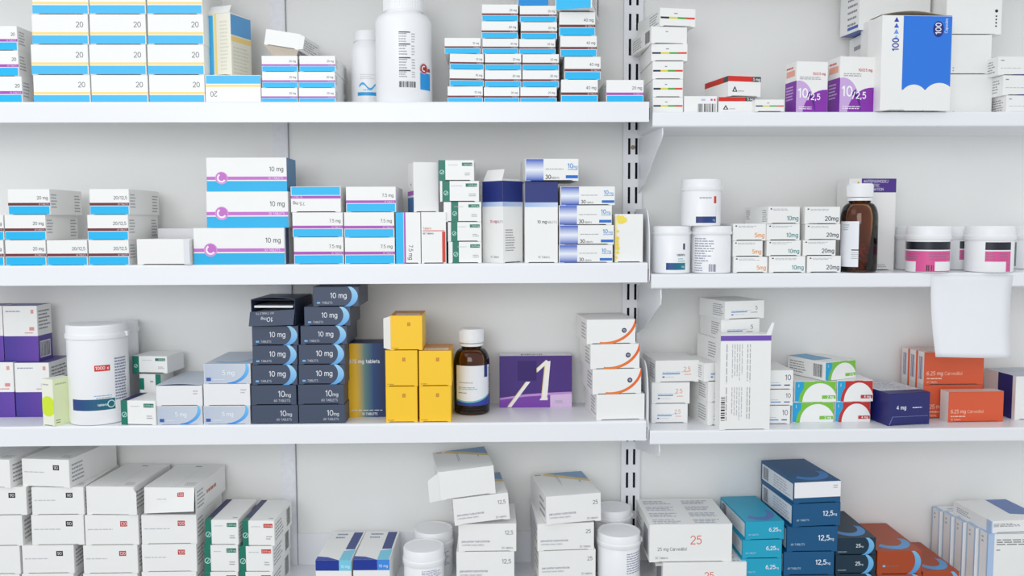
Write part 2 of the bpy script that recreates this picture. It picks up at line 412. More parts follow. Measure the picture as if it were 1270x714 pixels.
def d_grad30(p, **k):
    p.rect(0.01, 0.5, 0.34, 0.98, (235, 240, 250), (20, 80, 190), vert=True); p.rect(0.01, 0.02, 0.34, 0.5, (20, 80, 190), (235, 240, 250), vert=True)
    p.text('30', 0.38, 0.10, 0.17, BLK, bold=True); p.text('tablets', 0.48, 0.10, 0.10, GRY)
    p.text('10', 0.80, 0.58, 0.20, (70, 150, 215), bold=True); p.text('mg', 0.90, 0.58, 0.13, (70, 150, 215))
    p.rect(0.80, 0.50, 0.98, 0.525, (70, 150, 215)); p.rect(0.76, 0.12, 0.99, 0.26, (22, 110, 205))
    p.small(0.38, 0.50, 0.74, 0.58, 1, GRY)
def d_yellowstain(p, **k):
    p.rect(0.0, 0.03, 0.09, 0.95, (244, 222, 90), (250, 244, 214)); 
    for i in range(9):
        p.disc(random.uniform(0.1, 0.5), random.uniform(0.82, 0.96), random.uniform(0.03, 0.06), (246, 224, 90), n=9)
    for i in range(8): p.disc(0.05 + random.uniform(0, .06), random.uniform(0.05, 0.9), random.uniform(0.02, 0.045), (244, 216, 80), n=9)
def d_strength(p, t='10', u='mg', col=(60, 140, 140), **k):
    p.rect(0.07, 0.83, 0.12, 0.90, BLK); p.small(0.16, 0.76, 0.78, 0.90, 2, (178, 180, 186))
    p.text(t + 'mg', 0.95, 0.20, 0.24, col, 'r', True)
def d_antispasm(p, **k):
    p.rect(0.26, 0.85, 1, 1, (76, 42, 140))
    for i, s_ in enumerate(('ANTISPASMODIC/', 'ANALGESIC', 'COMBINATION')):
        p.text(s_, 0.30, 0.956 - i * 0.043, 0.028, (240, 235, 250))
    p.poly([(0.14, 0.93), (0.24, 0.93), (0.19, 0.97)], (215, 170, 40)); p.lay += 1
    p.small(0.60, 0.03, 0.85, 0.07, 2, GRY)
def d_purplehalf(p, **k):
    p.rect(0, 0, 1, 0.46, (70, 52, 150), (104, 66, 170)); p.small(0.08, 0.88, 0.55, 0.93, 1, (120, 122, 150))
    p.rect(0.82, 0.86, 0.90, 0.93, (226, 160, 150)); p.rect(0.76, 0.56, 0.9, 0.62, (222, 150, 140)); p.small(0.62, 0.5, 0.92, 0.54, 1, (222, 150, 140))
def d_purpleside(p, **k):
    p.rect(0, 0, 1, 0.46, (74, 54, 148)); p.small(0.1, 0.56, 0.9, 0.93, 6, (70, 70, 80)); p.rect(0.12, 0.06, 0.85, 0.36, (225, 222, 232)); p.barcode(0.16, 0.08, 0.8, 0.34)
def d_limecircle(p, **k):
    p.disc(0.5, 0.42, 0.22, (212, 236, 30), n=24); p.small(0.1, 0.86, 0.7, 0.92, 1, GRY)
def d_fivemg(p, white=False, **k):
    if white:
        p.small(0.80, 0.55, 0.92, 0.80, 2, (150, 152, 160)); return
    p.rect(0.01, 0.02, 0.99, 0.98, (188, 199, 216), (204, 210, 220))
    f = lambda t: (0.44 + 0.53 * math.sin(t), 0.72 + 0.78 * -math.cos(t)); g = lambda t: (0.46 + 0.44 * math.sin(t), 0.85 + 0.80 * -math.cos(t))
    p.band(f, g, 0.1, 2.0, (40, 130, 220), (120, 205, 250))
    p.text('5 mg', 0.40, 0.45, 0.22, (240, 244, 248)); p.rect(0.05, 0.14, 0.15, 0.32, (50, 90, 170)); p.small(0.2, 0.18, 0.45, 0.28, 1, (220, 226, 236))
SLATE = (62, 74, 97)
def crescent(p, c1, c2, cx=0.62, wd=0.36):
    f = lambda t: (cx + wd * math.sin(t), 0.52 - 0.60 * math.cos(t)); g = lambda t: (cx - 0.03 + (wd - 0.10) * math.sin(t), 0.56 - 0.58 * math.cos(t))
    p.band(f, g, 0.15, 3.0, c1, c2, 22)
def d_slate(p, plain=False, **k):
    if plain:
        p.text('10', 0.74, 0.42, 0.28, (228, 232, 238), 'r'); p.text('mg', 0.76, 0.42, 0.17, (228, 232, 238)); p.text('60 TABLETS', 0.86, 0.17, 0.11, (200, 206, 216), 'r', maxw=.38); return
    crescent(p, (60, 150, 220), (180, 228, 250))
    p.text('10 mg', 0.38, 0.44, 0.25, (236, 240, 246)); p.rect(0.08, 0.15, 0.15, 0.24, (120, 180, 230)); p.text('TABLETS', 0.19, 0.15, 0.10, (205, 210, 220))
def d_375(p, **k):
    cols = [(240, 186, 20), (236, 186, 24), (90, 130, 130), (16, 62, 120), (12, 40, 92), (8, 30, 78)]
    for i in range(5): p.rect(i / 5 * 1.0, 0, (i + 1) / 5, 1, cols[i], cols[i + 1], nx=6, step=False)
    p.lay += 1
    p.text('375 mg tablets', 0.06, 0.735, 0.045, (240, 242, 248), bold=True, maxw=.9); p.text('10 TABLETS', 0.33, 0.03, 0.028, (240, 242, 248), bold=True)
    p.small(0.08, 0.085, 0.92, 0.105, 1, (225, 228, 236))
def d_yellow(p, **k):
    p.rect(0.53, 0.70, 0.63, 0.80, (196, 110, 20)); p.text('10', 0.545, 0.715, 0.065, (250, 200, 60)); p.text('60 tablets', 0.06, 0.05, 0.03, (120, 80, 10))
def d_purpleA(p, **k):
    p.rect(0, 0, 1, 1, (66, 36, 122), (74, 40, 128))
    p.poly([(0, 0.15), (0.35, 0.22), (0.7, 0.25), (0.7, 0), (0, 0)], (126, 66, 172)); p.lay += 1
    p.poly([(0.7, 0), (1, 0), (1, 0.295), (0.7, 0.265)], (224, 196, 232)); p.lay += 1
    p.poly([(0, 0.15), (0.35, 0.21), (0.7, 0.24), (1, 0.26), (1, 0.30), (0.7, 0.285), (0.35, 0.255), (0, 0.185)], (196, 146, 214)); p.lay += 1
    p.rect(0.25, 0.52, 0.51, 0.90, (48, 10, 104))
    Y_, W_ = (238, 214, 130), (250, 246, 240)
    for d, c in ((0.0, Y_), (0.012, W_)):
        p.poly([(0.10 + d, 0.01), (0.155 + d * .6, 0.01), (0.42 + d * .3, 0.50), (0.36 + d, 0.50)], c); p.lay += 1
        p.poly([(0.57 + d, 0.16), (0.65 + d * .5, 0.17), (0.70 + d * .3, 0.90), (0.625 + d, 0.88)], c); p.lay += 1
        p.poly([(0.51 + d, 0.68), (0.51 + d, 0.76), (0.64 + d * .5, 0.92), (0.67 + d * .3, 0.89), (0.62 + d, 0.82)], c); p.lay += 1
    p.poly([(0.55, 0.14), (0.66, 0.14), (0.67, 0.18), (0.62, 0.20), (0.57, 0.18)], W_); p.lay += 1
    p.small(0.77, 0.08, 0.88, 0.14, 2, GRY)
def d_orangearc(p, blank=False, **k):
    if blank: return
    f = lambda t: (0.995 * 1.0 - 0.62 + 0.66 * math.sin(t), 1.10 - 1.12 * math.cos(t)); g = lambda t: (0.36 + 0.63 * math.sin(t), 1.14 - 1.06 * math.cos(t))
    p.band(f, g, -0.15, 1.55, (240, 130, 50), (232, 92, 34))
    p.disc(0.765, 0.55, 0.10, (28, 36, 78)); p.text('10', 0.765, 0.51, 0.08, (220, 225, 240), 'c', True)
def d_strip(p, t='2.5', col=(226, 130, 96), bar=(70, 140, 205), **k):
    p.text(t, 0.80, 0.50, 0.19, col, 'r' if len(t) > 1 else 'c'); p.rect(0.66, 0.34, 0.82, 0.365, col)
    p.rect(0.16, 0.37, 0.56, 0.42, bar); p.small(0.16, 0.45, 0.80, 0.50, 1, (170, 190, 210)); p.rect(0.16, 0.22, 0.21, 0.28, (60, 90, 160)); p.small(0.23, 0.23, 0.50, 0.27, 1, (150, 160, 175))
def d_ten(p, **k):
    p.text('10', 0.92, 0.50, 0.26, (60, 66, 90), 'r'); p.rect(0.3, 0.20, 0.62, 0.26, (70, 140, 205)); p.rect(0.72, 0.20, 0.90, 0.26, (40, 60, 130)); p.small(0.3, 0.34, 0.6, 0.4, 1, (170, 190, 210))
def d_vlines(p, **k):
    p.rect(0, 0.935, 1, 0.99, (112, 76, 178))
    q = Print(p.w, p.h, p.mapf, 270); q.lay = p.lay + 1
    for u, v in ((0.10, 0.52), (0.55, 0.92)):
        q.small(u, 0.11, v, 0.15, 1, (120, 122, 130), ragged=.05); q.small(u, 0.22, v, 0.46, 5, (160, 162, 168), dens=.3); q.small(u, 0.52, v, 0.62, 2, (130, 132, 140), ragged=.1, dens=.3)
    p.merge(q)
    p.barcode(0.02, 0.10, 0.10, 0.35, horiz=True)
def d_arc(p, col=(120, 196, 60), t='2 mg', **k):
    p.rect(0.01, 0.02, 0.99, 0.98, col); p.rect(0.01, 0.02, 0.22, 0.98, (24, 164, 216))
    f = lambda t: (0.60 + 0.50 * math.sin(t), 0.0 + 1.02 * math.cos(t)); 
    p.band(f, lambda t: (0.60, -0.3), -1.9, 1.9, col, n=26)
    f2 = lambda t: (0.61 + 0.42 * math.sin(t), -0.02 + 0.92 * math.cos(t)); p.band(f2, lambda t: (0.6, -0.3), -1.9, 1.9, (245, 246, 244), n=26)
    p.rect(0.66, 0.14, 0.99, 0.31, col); p.text(t, 0.94, 0.175, 0.11, (250, 250, 250), 'r', True)
    p.text('i', 0.10, 0.72, 0.14, (235, 245, 250), 'c', True)
def d_navy4(p, **k):
    p.text('4 mg', 0.42, 0.50, 0.11, (235, 238, 250), 'r', True); p.small(0.58, 0.51, 0.9, 0.58, 1, (220, 225, 245))
    p.rect(0.10, 0.27, 0.96, 0.277, (150, 160, 210))
    p.poly([(0.02, 0.02), (0.03, 0.02), (0.105, 0.277), (0.095, 0.277)], (150, 160, 210))
def d_orange625(p, **k):
    p.text('6.25 mg', 0.05, 0.30, 0.11, (250, 214, 196)); p.text('Carvedilol', 0.35, 0.30, 0.10, (248, 190, 160)); p.small(0.05, 0.16, 0.36, 0.24, 1, (248, 205, 185)); p.text('30 Tablets', 0.05, 0.06, 0.055, (248, 205, 185))
def d_tag(p, t='90', col=(28, 30, 40), sub=True, **k):
    if t: p.rect(0.66, 0.62, 0.79, 0.80, col); p.text(t, 0.725, 0.66, 0.10, (245, 245, 245), 'c')
    if sub: p.small(0.05, 0.50, 0.56, 0.58, 1, (198, 199, 203))
def d_bluetop(p, **k):
    p.rect(0, 0.72, 0.66, 1, (16, 50, 150)); p.rect(0.66, 0.72, 1, 1, k.get('c', (120, 206, 232))); p.text('10 mg', 0.83, 0.80, 0.07, (240, 248, 252), 'c', maxw=.26)
def d_parox(p, t='12,5', **k):
    p.text(t, 0.94, 0.62, 0.13, (80, 84, 110), 'r'); p.text('paroxetine hydrochloride', 0.06, 0.34, 0.075, (104, 100, 130), maxw=.48)
    p.text('controlled release tablets', 0.06, 0.22, 0.06, (150, 150, 165), maxw=.38); p.text('30 tablets', 0.94, 0.10, 0.07, (130, 130, 145), 'r', maxw=.22)
def d_carv25(p, **k):
    p.text('25', 0.50, 0.48, 0.21, (226, 112, 96)); p.text('25 mg Carvedilol', 0.10, 0.31, 0.08, (96, 98, 112), maxw=.4); p.text('30 Tablets', 0.07, 0.09, 0.055, GRY)
def d_mgbox(p, t='12,5', **k):
    p.text(t, 0.84, 0.46, 0.19, (238, 244, 250), 'r', True); p.text('mg', 0.85, 0.46, 0.10, (238, 244, 250)); p.text('60 TABLETS', 0.08, 0.26, 0.075, (200, 222, 240), maxw=.27)
def d_whiteend(p, **k):
    p.rect(0.0, 0.27, 1, 0.98, (244, 244, 246)); p.small(0.84, 0.65, 0.96, 0.85, 2, GRY)
def d_cres25(p, **k):
    crescent(p, (70, 160, 220), (140, 200, 240), .6, .36); p.text('25', 0.62, 0.45, 0.18, (225, 235, 245), 'r', True); p.text('mg', 0.63, 0.45, 0.09, (225, 235, 245)); p.small(0.06, 0.16, 0.36, 0.24, 1, (170, 190, 205))
def d_brown(p, **k):
    crescent(p, (70, 130, 200), (130, 205, 240), .62, .36); p.rect(0.12, 0.32, 0.18, 0.40, (130, 190, 230)); p.small(0.2, 0.33, 0.58, 0.39, 1, (90, 40, 20))
def d_diclo(p, **k):
    p.rect(0, 0, 0.10, 1, (176, 200, 232)); p.small(0.14, 0.80, 0.9, 0.92, 3, BLK, ragged=.15); p.small(0.14, 0.70, 0.2, 0.74, 1, BLK)
def d_barcode(p, **k):
    p.barcode(0.42, 0.05, 0.95, 0.55); p.rect(0.52, 0.72, 0.64, 0.84, (205, 190, 226)); p.rect(0.80, 0.72, 0.86, 0.84, (190, 80, 190)); p.rect(0.9, 0.72, 0.95, 0.84, (226, 60, 60))
def d_swoosh(p, **k):
    p.small(0.05, 0.74, 0.12, 0.86, 1, BLK); p.small(0.05, 0.35, 0.5, 0.42, 1, (190, 190, 196))
    p.band(lambda t: (t, 0.04 + 0.16 * t ** 3), lambda t: (t, 0.0), 0.3, 1, (50, 40, 120), n=10)
def d_dots(p, **k):
    for i in range(4): p.disc(0.90, 0.18 + i * 0.07, 0.02, BLK, n=8)
    p.disc(0.9, 0.5, 0.035, BLK, n=10); p.small(0.72, 0.84, 0.78, 0.98, 3, GRY)
# side / top designs
def s_lines(p, n=5, col=(110, 112, 122), u0=0.55, u1=0.95, v0=0.15, v1=0.85, **k): p.small(u0, v0, u1, v1, n, col)
def s_two(p, **k): p.small(0.04, 0.25, 0.22, 0.85, 5, (130, 134, 142)); p.small(0.76, 0.1, 0.97, 0.85, 6, (120, 124, 132))
def s_bars(p, **k): p.small(0.06, 0.15, 0.55, 0.85, 5, (110, 112, 122)); p.barcode(0.70, 0.15, 0.92, 0.85)
def s_dash(p, **k): p.small(0.35, 0.10, 0.95, 0.95, 6, (70, 74, 86), dens=.35)
def s_col(p, c=(60, 60, 140), **k): p.rect(0, 0, 1, 1, c)
def t_parox(p, **k):
    p.poly([(0.28, 1), (1, 1), (1, 0.62), (0.75, 0.75)], (120, 160, 200)); p.lay += 1
    p.poly([(0.28, 1), (0.75, 0.75), (1, 0.62), (1, 0.52), (0.7, 0.66), (0.2, 0.92)], (228, 200, 130)); p.lay += 1
    q = Print(p.w, p.h, p.mapf, 270); q.small(0.2, 0.80, 0.55, 0.84, 1, BLK); q.small(0.05, 0.42, 0.62, 0.47, 2, (120, 120, 130))
    p.merge(q)
    p.rect(0.06, 0.92, 0.18, 0.96, (224, 130, 110))
def t_white(p, **k): p.small(0.45, 0.86, 0.62, 0.96, 1, (60, 62, 80)); p.small(0.72, 0.08, 0.95, 0.2, 3, (140, 142, 150)); p.rect(0.6, 0.0, 0.606, 1, (200, 202, 208))
def t_carv(p, **k):
    for u in (0.06, 0.56):
        for v in (0.04, 0.28, 0.52, 0.76): p.small(u, v, u + 0.36, v + 0.16, 3, (128, 132, 158))
def t_slatearc(p, c1=(60, 110, 180), **k):
    p.band(lambda t: (0.5 + 0.45 * math.sin(t), 0.32 - 0.26 * math.cos(t)), lambda t: (0.49 + 0.31 * math.sin(t), 0.37 - 0.20 * math.cos(t)), -0.9, 1.9, c1, n=20)
def t_bluebox(p, **k): p.small(0.2, 0.72, 0.55, 0.95, 2, (60, 90, 150)); p.poly([(0.66, 0), (0.98, 0), (0.98, 0.35), (0.66, 0.3)], (120, 206, 232)); p.rect(0.68, 0.36, 0.95, 0.96, (30, 55, 130)); p.poly([(0, 0), (0.66, 0), (0.3, 0.10), (0, 0.12)], (20, 60, 160))
def t_green(p, **k): p.rect(0, 0, 0.2, 1, (30, 40, 92)); p.small(0.78, 0.08, 0.95, 0.14, 1, (30, 90, 70)); p.rect(0, 0, 0.2, 0.12, (8, 118, 98))
def t_edge(p, c=(232, 120, 60), **k): p.ring(0.55, 0.4, 0.55, 0.03, c, 20, 150)

# ------------------------------------------------------------------ a carton
def carton_vf(w, L, h, n=0.0016):
    n = min(n, h * 0.06); b = 0.0005
    o = [(-w / 2, 0), (-w / 2 + .09 * w, 0), (-w / 2 + .13 * w, n), (w / 2 - .13 * w, n), (w / 2 - .09 * w, 0), (w / 2, 0), (w / 2, h), (-w / 2, h)]
    def sh(q, d): return (q[0] - d if q[0] > w / 2 - 1e-6 else q[0] + d if q[0] < -w / 2 + 1e-6 else q[0], q[1] - d if q[1] > h - 1e-6 else q[1] + d)
    r0 = [(x, 0.0, z) for x, z in (sh(q, b) for q in o)]; r1 = [(x, b, z) for x, z in o]; r2 = [(x, L, z) for x, z in o]
    k = len(o); v = r0 + r1 + r2
    f = [tuple(range(k)), tuple(reversed(range(2 * k, 3 * k)))]
    for a in (0, k):
        f += [(a + i, a + k + i, a + k + (i + 1) % k, a + (i + 1) % k) for i in range(k)]
    return v, f
def open_carton_vf(w, L, h, t=0.0006):
    return join_vf(box_vf(-w/2, 0, 0, w/2, L, t), box_vf(-w/2, 0, h - t, w/2, L, h), box_vf(-w/2, 0, t, -w/2 + t, L, h - t), box_vf(w/2 - t, 0, t, w/2, L, h - t), box_vf(-w/2 + t, L - t, t, w/2 - t, L, h - t))
def make_box(name, x, Y, z, w, L, h, col=WHITE, design=None, dk=None, rot=0, yaw=0, roll=0, pitch=0, faces=None, opened=False, flap=None):
    o = thing(name, (x, Y, z), (R(pitch), R(roll), R(yaw)))
    v, f = open_carton_vf(w, L, h) if opened else carton_vf(w, L, h)
    mesh_obj('carton', v, f, carton_mat(col), o)
    if opened:                        # blister strips inside an opened carton
        for i in range(2):
            zz = h * (0.42 + 0.26 * i)
            mesh_obj('blister_strip', *box_vf(-w * .44, 0.001 + .003 * i, zz, w * .44, L * .9, zz + 0.004), M_FOIL, o)
    if design and not opened:
        p = Print(*face_map('front', w, h, L), rot); design(p, **(dk or {})); p.build('front_print', o)
    for face, fn, fk in (faces or []):
        p = Print(*face_map(face, w, h, L), fk.pop('rot', 0) if 'rot' in fk else 0); fn(p, **fk); p.build(face + '_print', o)
    if flap: flap(o, w, L, h)
    return o
def panel(name, pts, m, parent, t=0.0006):       # thin card panel from four 3-d corners, real thickness
    a, b, c, d = [Vector(p) for p in pts]; n = (b - a).cross(d - a).normalized() * t
    v = [a, b, c, d, a + n, b + n, c + n, d + n]
    f = [(0, 3, 2, 1), (4, 5, 6, 7), (0, 1, 5, 4), (1, 2, 6, 5), (2, 3, 7, 6), (3, 0, 4, 7)]
    return mesh_obj(name, [tuple(q) for q in v], f, m, parent)

# ------------------------------------------------------------------ shelf heights from the photograph
LIP, SLAB = 0.038, 0.028
LZ = {1: W(400, 151.3)[1] + LIP, 2: W(400, 352.2)[1] + LIP, 3: W(400, 549.8)[1] + LIP, 4: W(400, 699, WALL)[1]}
RZ = {1: W(1050, 157)[1] + SLAB, 2: W(1050, 356.7)[1] + SLAB, 3: W(1050, 549.3)[1] + SLAB, 4: W(400, 699, WALL)[1]}
XB = W(805.5, 345)[0]            # boundary between the two bays
LZ[0] = LZ[1] + 0.305; RZ[0] = RZ[1] + 0.305  # extra unseen shelves, added above to shade the top row

# ------------------------------------------------------------------ setting
XL, XR = -1.35, 1.35
def struct(name, v, f, m, parent=None):
    o = mesh_obj(name, v, f, m, parent)
    if not parent: o['kind'] = 'structure'
    return o
struct('wall_back', *box_vf(-2.4, WALL, 0, 2.4, WALL + 0.1, 2.7), M_WALL)
struct('floor', *box_vf(-2.4, -3.2, -0.05, 2.4, WALL + 0.1, 0), M_FLOOR)
# flat cover strip on the wall in the left bay
xa, xb = W(338, 160, WALL)[0], W(357.2, 160, WALL)[0]
s = struct('trim_1', *box_vf(xa, WALL - 0.002, 0.3, xb, WALL, 2.3), M_STRIP)
xd = W(358.2, 160, WALL)[0]
mesh_obj('edge_bead', *box_vf(xb, WALL - 0.004, 0.3, xd, WALL, 2.3), mat('bead_grey', (150, 152, 158), .6), s)

# slotted upright between the bays
def upright(xc, label):
    u = thing('shelf_upright', (xc, WALL, 0.3))
    wd, dp, z1 = 0.040, 0.014, 2.0
    pitch_, sl, sw = 0.0508, 0.034, 0.0052
    cols = (-0.0075, 0.0075)
    # front plate with real slots: horizontal and vertical strips
    parts = []
    xs = [-wd / 2, cols[0] - sw / 2, cols[0] + sw / 2, cols[1] - sw / 2, cols[1] + sw / 2, wd / 2]
    for i in (0, 2, 4): parts.append(box_vf(xs[i], -dp, 0, xs[i + 1], -dp + 0.002, z1))
    off = (W(780, 172, WALL)[1] - 0.3) % pitch_
    z = off - pitch_
    while z < z1:
        for i in (1, 3):
            a, b = max(z, 0), min(z + pitch_ - sl, z1)
            if b > a: parts.append(box_vf(xs[i], -dp, a, xs[i + 1], -dp + 0.002, b))
        z += pitch_
    parts.append(box_vf(-wd / 2, -dp + .002, 0, -wd / 2 + 0.002, 0, z1)); parts.append(box_vf(wd / 2 - 0.002, -dp + .002, 0, wd / 2, 0, z1))
    mesh_obj('slotted_face', *join_vf(*parts), M_METAL, u)
    mesh_obj('slot_shade_backing', *box_vf(-wd / 2 + .002, -0.006, 0, wd / 2 - .002, -0.0005, z1), M_DARK, u)  # dark panel, paints the shade seen through the slots
    for sy in (183.5, 186 + 300):
        zz = W(784, sy, WALL)[1] - 0.3
        v, f = prism([(0.0045 * math.cos(a * math.pi / 6), zz + 0.0045 * math.sin(a * math.pi / 6)) for a in range(12)], -dp - 0.003, -dp, 'y')
        mesh_obj('screw', v, f, M_BRASS, u)
    tag(u, label, 'shelf upright'); return u
upright(W(784.8, 200, WALL - .014)[0], 'white slotted metal upright on the wall between the two bays')

# left bay: folded steel shelves with a deep front lip
def rounded_lip(z, h, y0=0.0, r=0.004):
    # profile in (y, z): outside of the fold, then the inside 1.2 mm behind it
    t = 0.0014; pts = [(WALL, z)]
    for i in range(6):
        a = R(90 + 18 * i); pts.append((y0 + r + r * math.cos(a), z - r + r * math.sin(a)))
    pts += [(y0, z - h), (y0 + 0.010, z - h), (y0 + 0.010, z - h + t), (y0 + t, z - h + t), (y0 + t, z - r - t), (y0 + r + t, z - t), (WALL, z - t)]
    return pts
def left_shelf(n, label, upstand=False):
    z = LZ[n]
    o = thing('shelf', ((XL + XB) / 2, 0, z)); ox = (XL + XB) / 2
    v, f = prism([(y, zz - z) for y, zz in rounded_lip(z, LIP)], XL - ox, XB - 0.0035 - ox, 'x')
    mesh_obj('shelf_panel', v, f, M_SHELF, o)
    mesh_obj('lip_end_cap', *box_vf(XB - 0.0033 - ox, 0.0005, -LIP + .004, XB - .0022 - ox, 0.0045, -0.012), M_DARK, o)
    if upstand:
        zt = W(400, 660.5, WALL)[1] - z
        mesh_obj('rear_upstand', *box_vf(XL - ox, WALL - 0.003, 0, XB - .004 - ox, WALL - .0005, zt), M_SHELF, o)
    tag(o, label, 'shelf', 'white shelves'); return o
left_shelf(0, 'added unseen metal shelf shading the top of the left bay')
left_shelf(1, 'top white metal shelf of the left bay, under tall white bottle')
left_shelf(2, 'second white metal shelf of the left bay, under big 10 mg boxes')
left_shelf(3, 'third white metal shelf of the left bay, under yellow boxes')
left_shelf(4, 'lowest white shelf of the left bay with upstand against wall', True)
def right_shelf(n, label):
    z = RZ[n]; o = thing('shelf', ((XR + XB) / 2, 0, z)); ox = (XR + XB) / 2
    r = 0.003
    prof = [(WALL, 0), (r, 0), (0.001, -0.001), (0, -r), (0, -SLAB + r), (0.001, -SLAB + .001), (r, -SLAB), (WALL, -SLAB)]
    mesh_obj('shelf_panel', *prism(prof, XB + 0.0035 - ox, XR - ox, 'x'), M_SHELF, o)
    tag(o, label, 'shelf', 'white shelves'); return o
right_shelf(0, 'added unseen shelf shading the top row of the right bay')
right_shelf(1, 'top white shelf of the right bay, under big blue 100 box')
right_shelf(2, 'second white shelf of the right bay, with paper hanging from it')
right_shelf(3, 'third white shelf of the right bay, under orange boxes')
right_shelf(4, 'lowest white shelf of the right bay, under 25 mg boxes')
# brackets
def plate(name, label, pts, thick=0.002, slots=True):      # pts: 3-d outline, extruded in x
    v = [(x, y, z) for x, y, z in pts] + [(x + thick, y, z) for x, y, z in pts]; n = len(pts)
    f = [tuple(range(n)), tuple(reversed(range(n, 2 * n)))] + [(i, n + i, n + (i + 1) % n, (i + 1) % n) for i in range(n)]
    ox, oy, oz = pts[0]
    o = thing(name, (ox, oy, oz))
    b = mesh_obj('plate', [(x - ox, y - oy, z - oz) for x, y, z in v], f, M_SHELF, o)
    tag(o, label, 'shelf bracket', 'shelf brackets'); return o
xw = W(791.5, 200, WALL - .014)[0]; xf = W(822, 157)[0]
def lerpx(y): return xw + (xf - xw) * (WALL - .014 - y) / (WALL - .014 - 0.004)
for n, lab, drop, fr in ((1, 'white triangular bracket below the top right shelf', 0.118, 0.018), (2, 'white angled bracket below the second right shelf', 0.105, 0.030), (3, 'white short bracket below the third right shelf', 0.050, 0.022)):
    zb = RZ[n] - SLAB - 0.0015; yw = WALL - 0.0145
    q = [(yw, zb - 0.004), (0.03, zb), (0.006, zb), (0.004, zb - fr * .6), (0.008, zb - fr), (0.06, zb - fr - (drop - fr) * .35), (0.12, zb - drop * .85), (yw, zb - drop)]
    plate('shelf_bracket', lab, [(lerpx(y), y, z) for y, z in q])
# rounded side plates standing at the right end of the left shelves 2 and 3
for n, lab, hh in ((2, 'white rounded end plate beside yellow stained box', 0.104), (3, 'white rounded end plate beside the orange arc boxes', 0.112)):
    z = LZ[n]; q = [(WALL - 0.02, z - LIP), (0.006, z - LIP), (0.0, z - LIP + .004), (0.0, z + hh * .30)]
    for i in range(7):
        a = i / 6 * math.pi / 2; q.append((0.045 - 0.045 * math.cos(a), z + hh * .30 + hh * .70 * math.sin(a)))
    q.append((WALL - 0.02, z + hh))
    plate('end_plate', lab, [(XB - 0.0012, y, zz) for y, zz in q], 0.0018)

# ------------------------------------------------------------------ stacks of boxes
ORD = ['second', 'third', 'fourth', 'fifth', 'sixth', 'seventh']
def pos_words(i, n):
    if n == 1: return ''
    if i == 0: return 'bottom of'
    if i == n - 1: return 'top of'
    if n == 3: return 'middle of'
    return ORD[i - 1] + ' from bottom of'
def row_geo(x0, x1, ytop, Y, z0, yaw=0):
    xc = (x0 + x1) / 2; z1 = W(xc, ytop, Y)[1]
    yb = proj(W(xc, ytop, Y)[0], Y, z0)[1]; ym = (ytop + yb) / 2
    a, b = W(x0, ym, Y)[0], W(x1, ym, Y)[0]
    return (a + b) / 2, (b - a) / math.cos(R(yaw)), z1
def stack(where, group, base, Y, rows, L=0.125, name='medicine_box', fill=0, common=None, n_total=None, start=0):
    """rows bottom to top: (x0, x1, ytop, what, design, design args, extra). returns top z of the last box"""
    z = base; out = []; n = (n_total or len(rows))
    if fill:      # boxes below the frame, same size as the lowest visible row
        x0, x1, yt, what, de, dk, ex = rows[0]
        Yr = Y + ex.get('dy', 0)
        ybot = ex['ybot']; zb = W((x0 + x1) / 2, ybot, Yr)[1]
        e0 = dict(ex); e0.pop('ybot')
        nrow = []
        k = 0 if zb - base < .012 else max(1, round((zb - base) / max(0.02, W((x0+x1)/2, yt, Yr)[1] - zb)))
        hz = (zb - base) / max(k, 1)
        for i in range(k): nrow.append((x0, x1, ('z', base + hz * (i + 1)), what, de, dk, e0))
        rows = nrow + [(x0, x1, yt, what, de, dk, e0)] + list(rows[1:]); n = len(rows)
    for i, (x0, x1, yt, what, de, dk, ex) in enumerate(rows):
        ex = dict(common or {}, **ex); Yr = Y + ex.pop('dy', 0); yaw = ex.pop('yaw', 0)
        if isinstance(yt, tuple):
            zt = yt[1]; _, yp = proj(W((x0 + x1) / 2, 600, Yr)[0], Yr, zt)
            xc, w, z1 = row_geo(x0, x1, yp, Yr, z, yaw); z1 = zt
        else: xc, w, z1 = row_geo(x0, x1, yt, Yr, z, yaw)
        ll = ex.pop('L', L); ll = min(ll, WALL - Yr - 0.004)
        faces = [(a, b, dict(c)) for a, b, c in ex.pop('faces', [])]
        col = ex.pop('col', WHITE); lab = ex.pop('label', None)
        o = make_box(ex.pop('name', name), xc, Yr, z + 0.00015, w - 0.0005, ll, z1 - z - 0.0003, col, de, dk, yaw=yaw, faces=faces, **ex)
        pw = pos_words(i + start, n) if not fill else ('top of' if i == n - 1 else ORD[n - 2 - i] + ' from top of' if n > 1 else '')
        tag(o, lab or (what + (', ' + pw if pw else '') + ' ' + where), 'box', group)
        out.append(o); z = z1
    return z
S = {}
two = [('right', s_two, {})]; twol = [('left', s_two, {})]
# ================= left bay, top shelf
Z = LZ[1]
pp = dict(stripe=(196, 150, 200), t='20 mg')
stack('stack at the upper left edge', 'purple striped boxes on the top shelf', Z, 0.03, [
    (-28, 27.5, 94.5, 'purple striped white box', d_band, dict(stripe=PUR, t='20'), {}), (-32, 23, 62.5, 'purple striped white box', d_band, dict(stripe=PUR, t='20'), {}),
    (-34, 21.5, 32, 'purple striped white box', d_band, dict(stripe=PUR, t='20'), {})], common=dict(faces=two))
for cx, wh in (([(41.5, 112), (38.5, 109.5), (39.5, 109.5), (39.5, 109.5)], 'leftmost yellow striped stack'), ([(113.2, 183.6), (110.8, 181.3), (111.2, 181), (110.5, 180.5)], 'middle yellow striped stack'), ([(185, 254), (182.8, 253.3), (183, 252.6), (182, 250.8)], 'yellow striped stack beside the standing box')):
    stack(wh, 'yellow and blue striped 20 boxes', Z, 0.03, [(a, b, yt, 'box marked 20', d_twenty, {}, {}) for (a, b), yt in zip(cx, (92.8, 55.2, 17.6, -19.5))], L=.12)
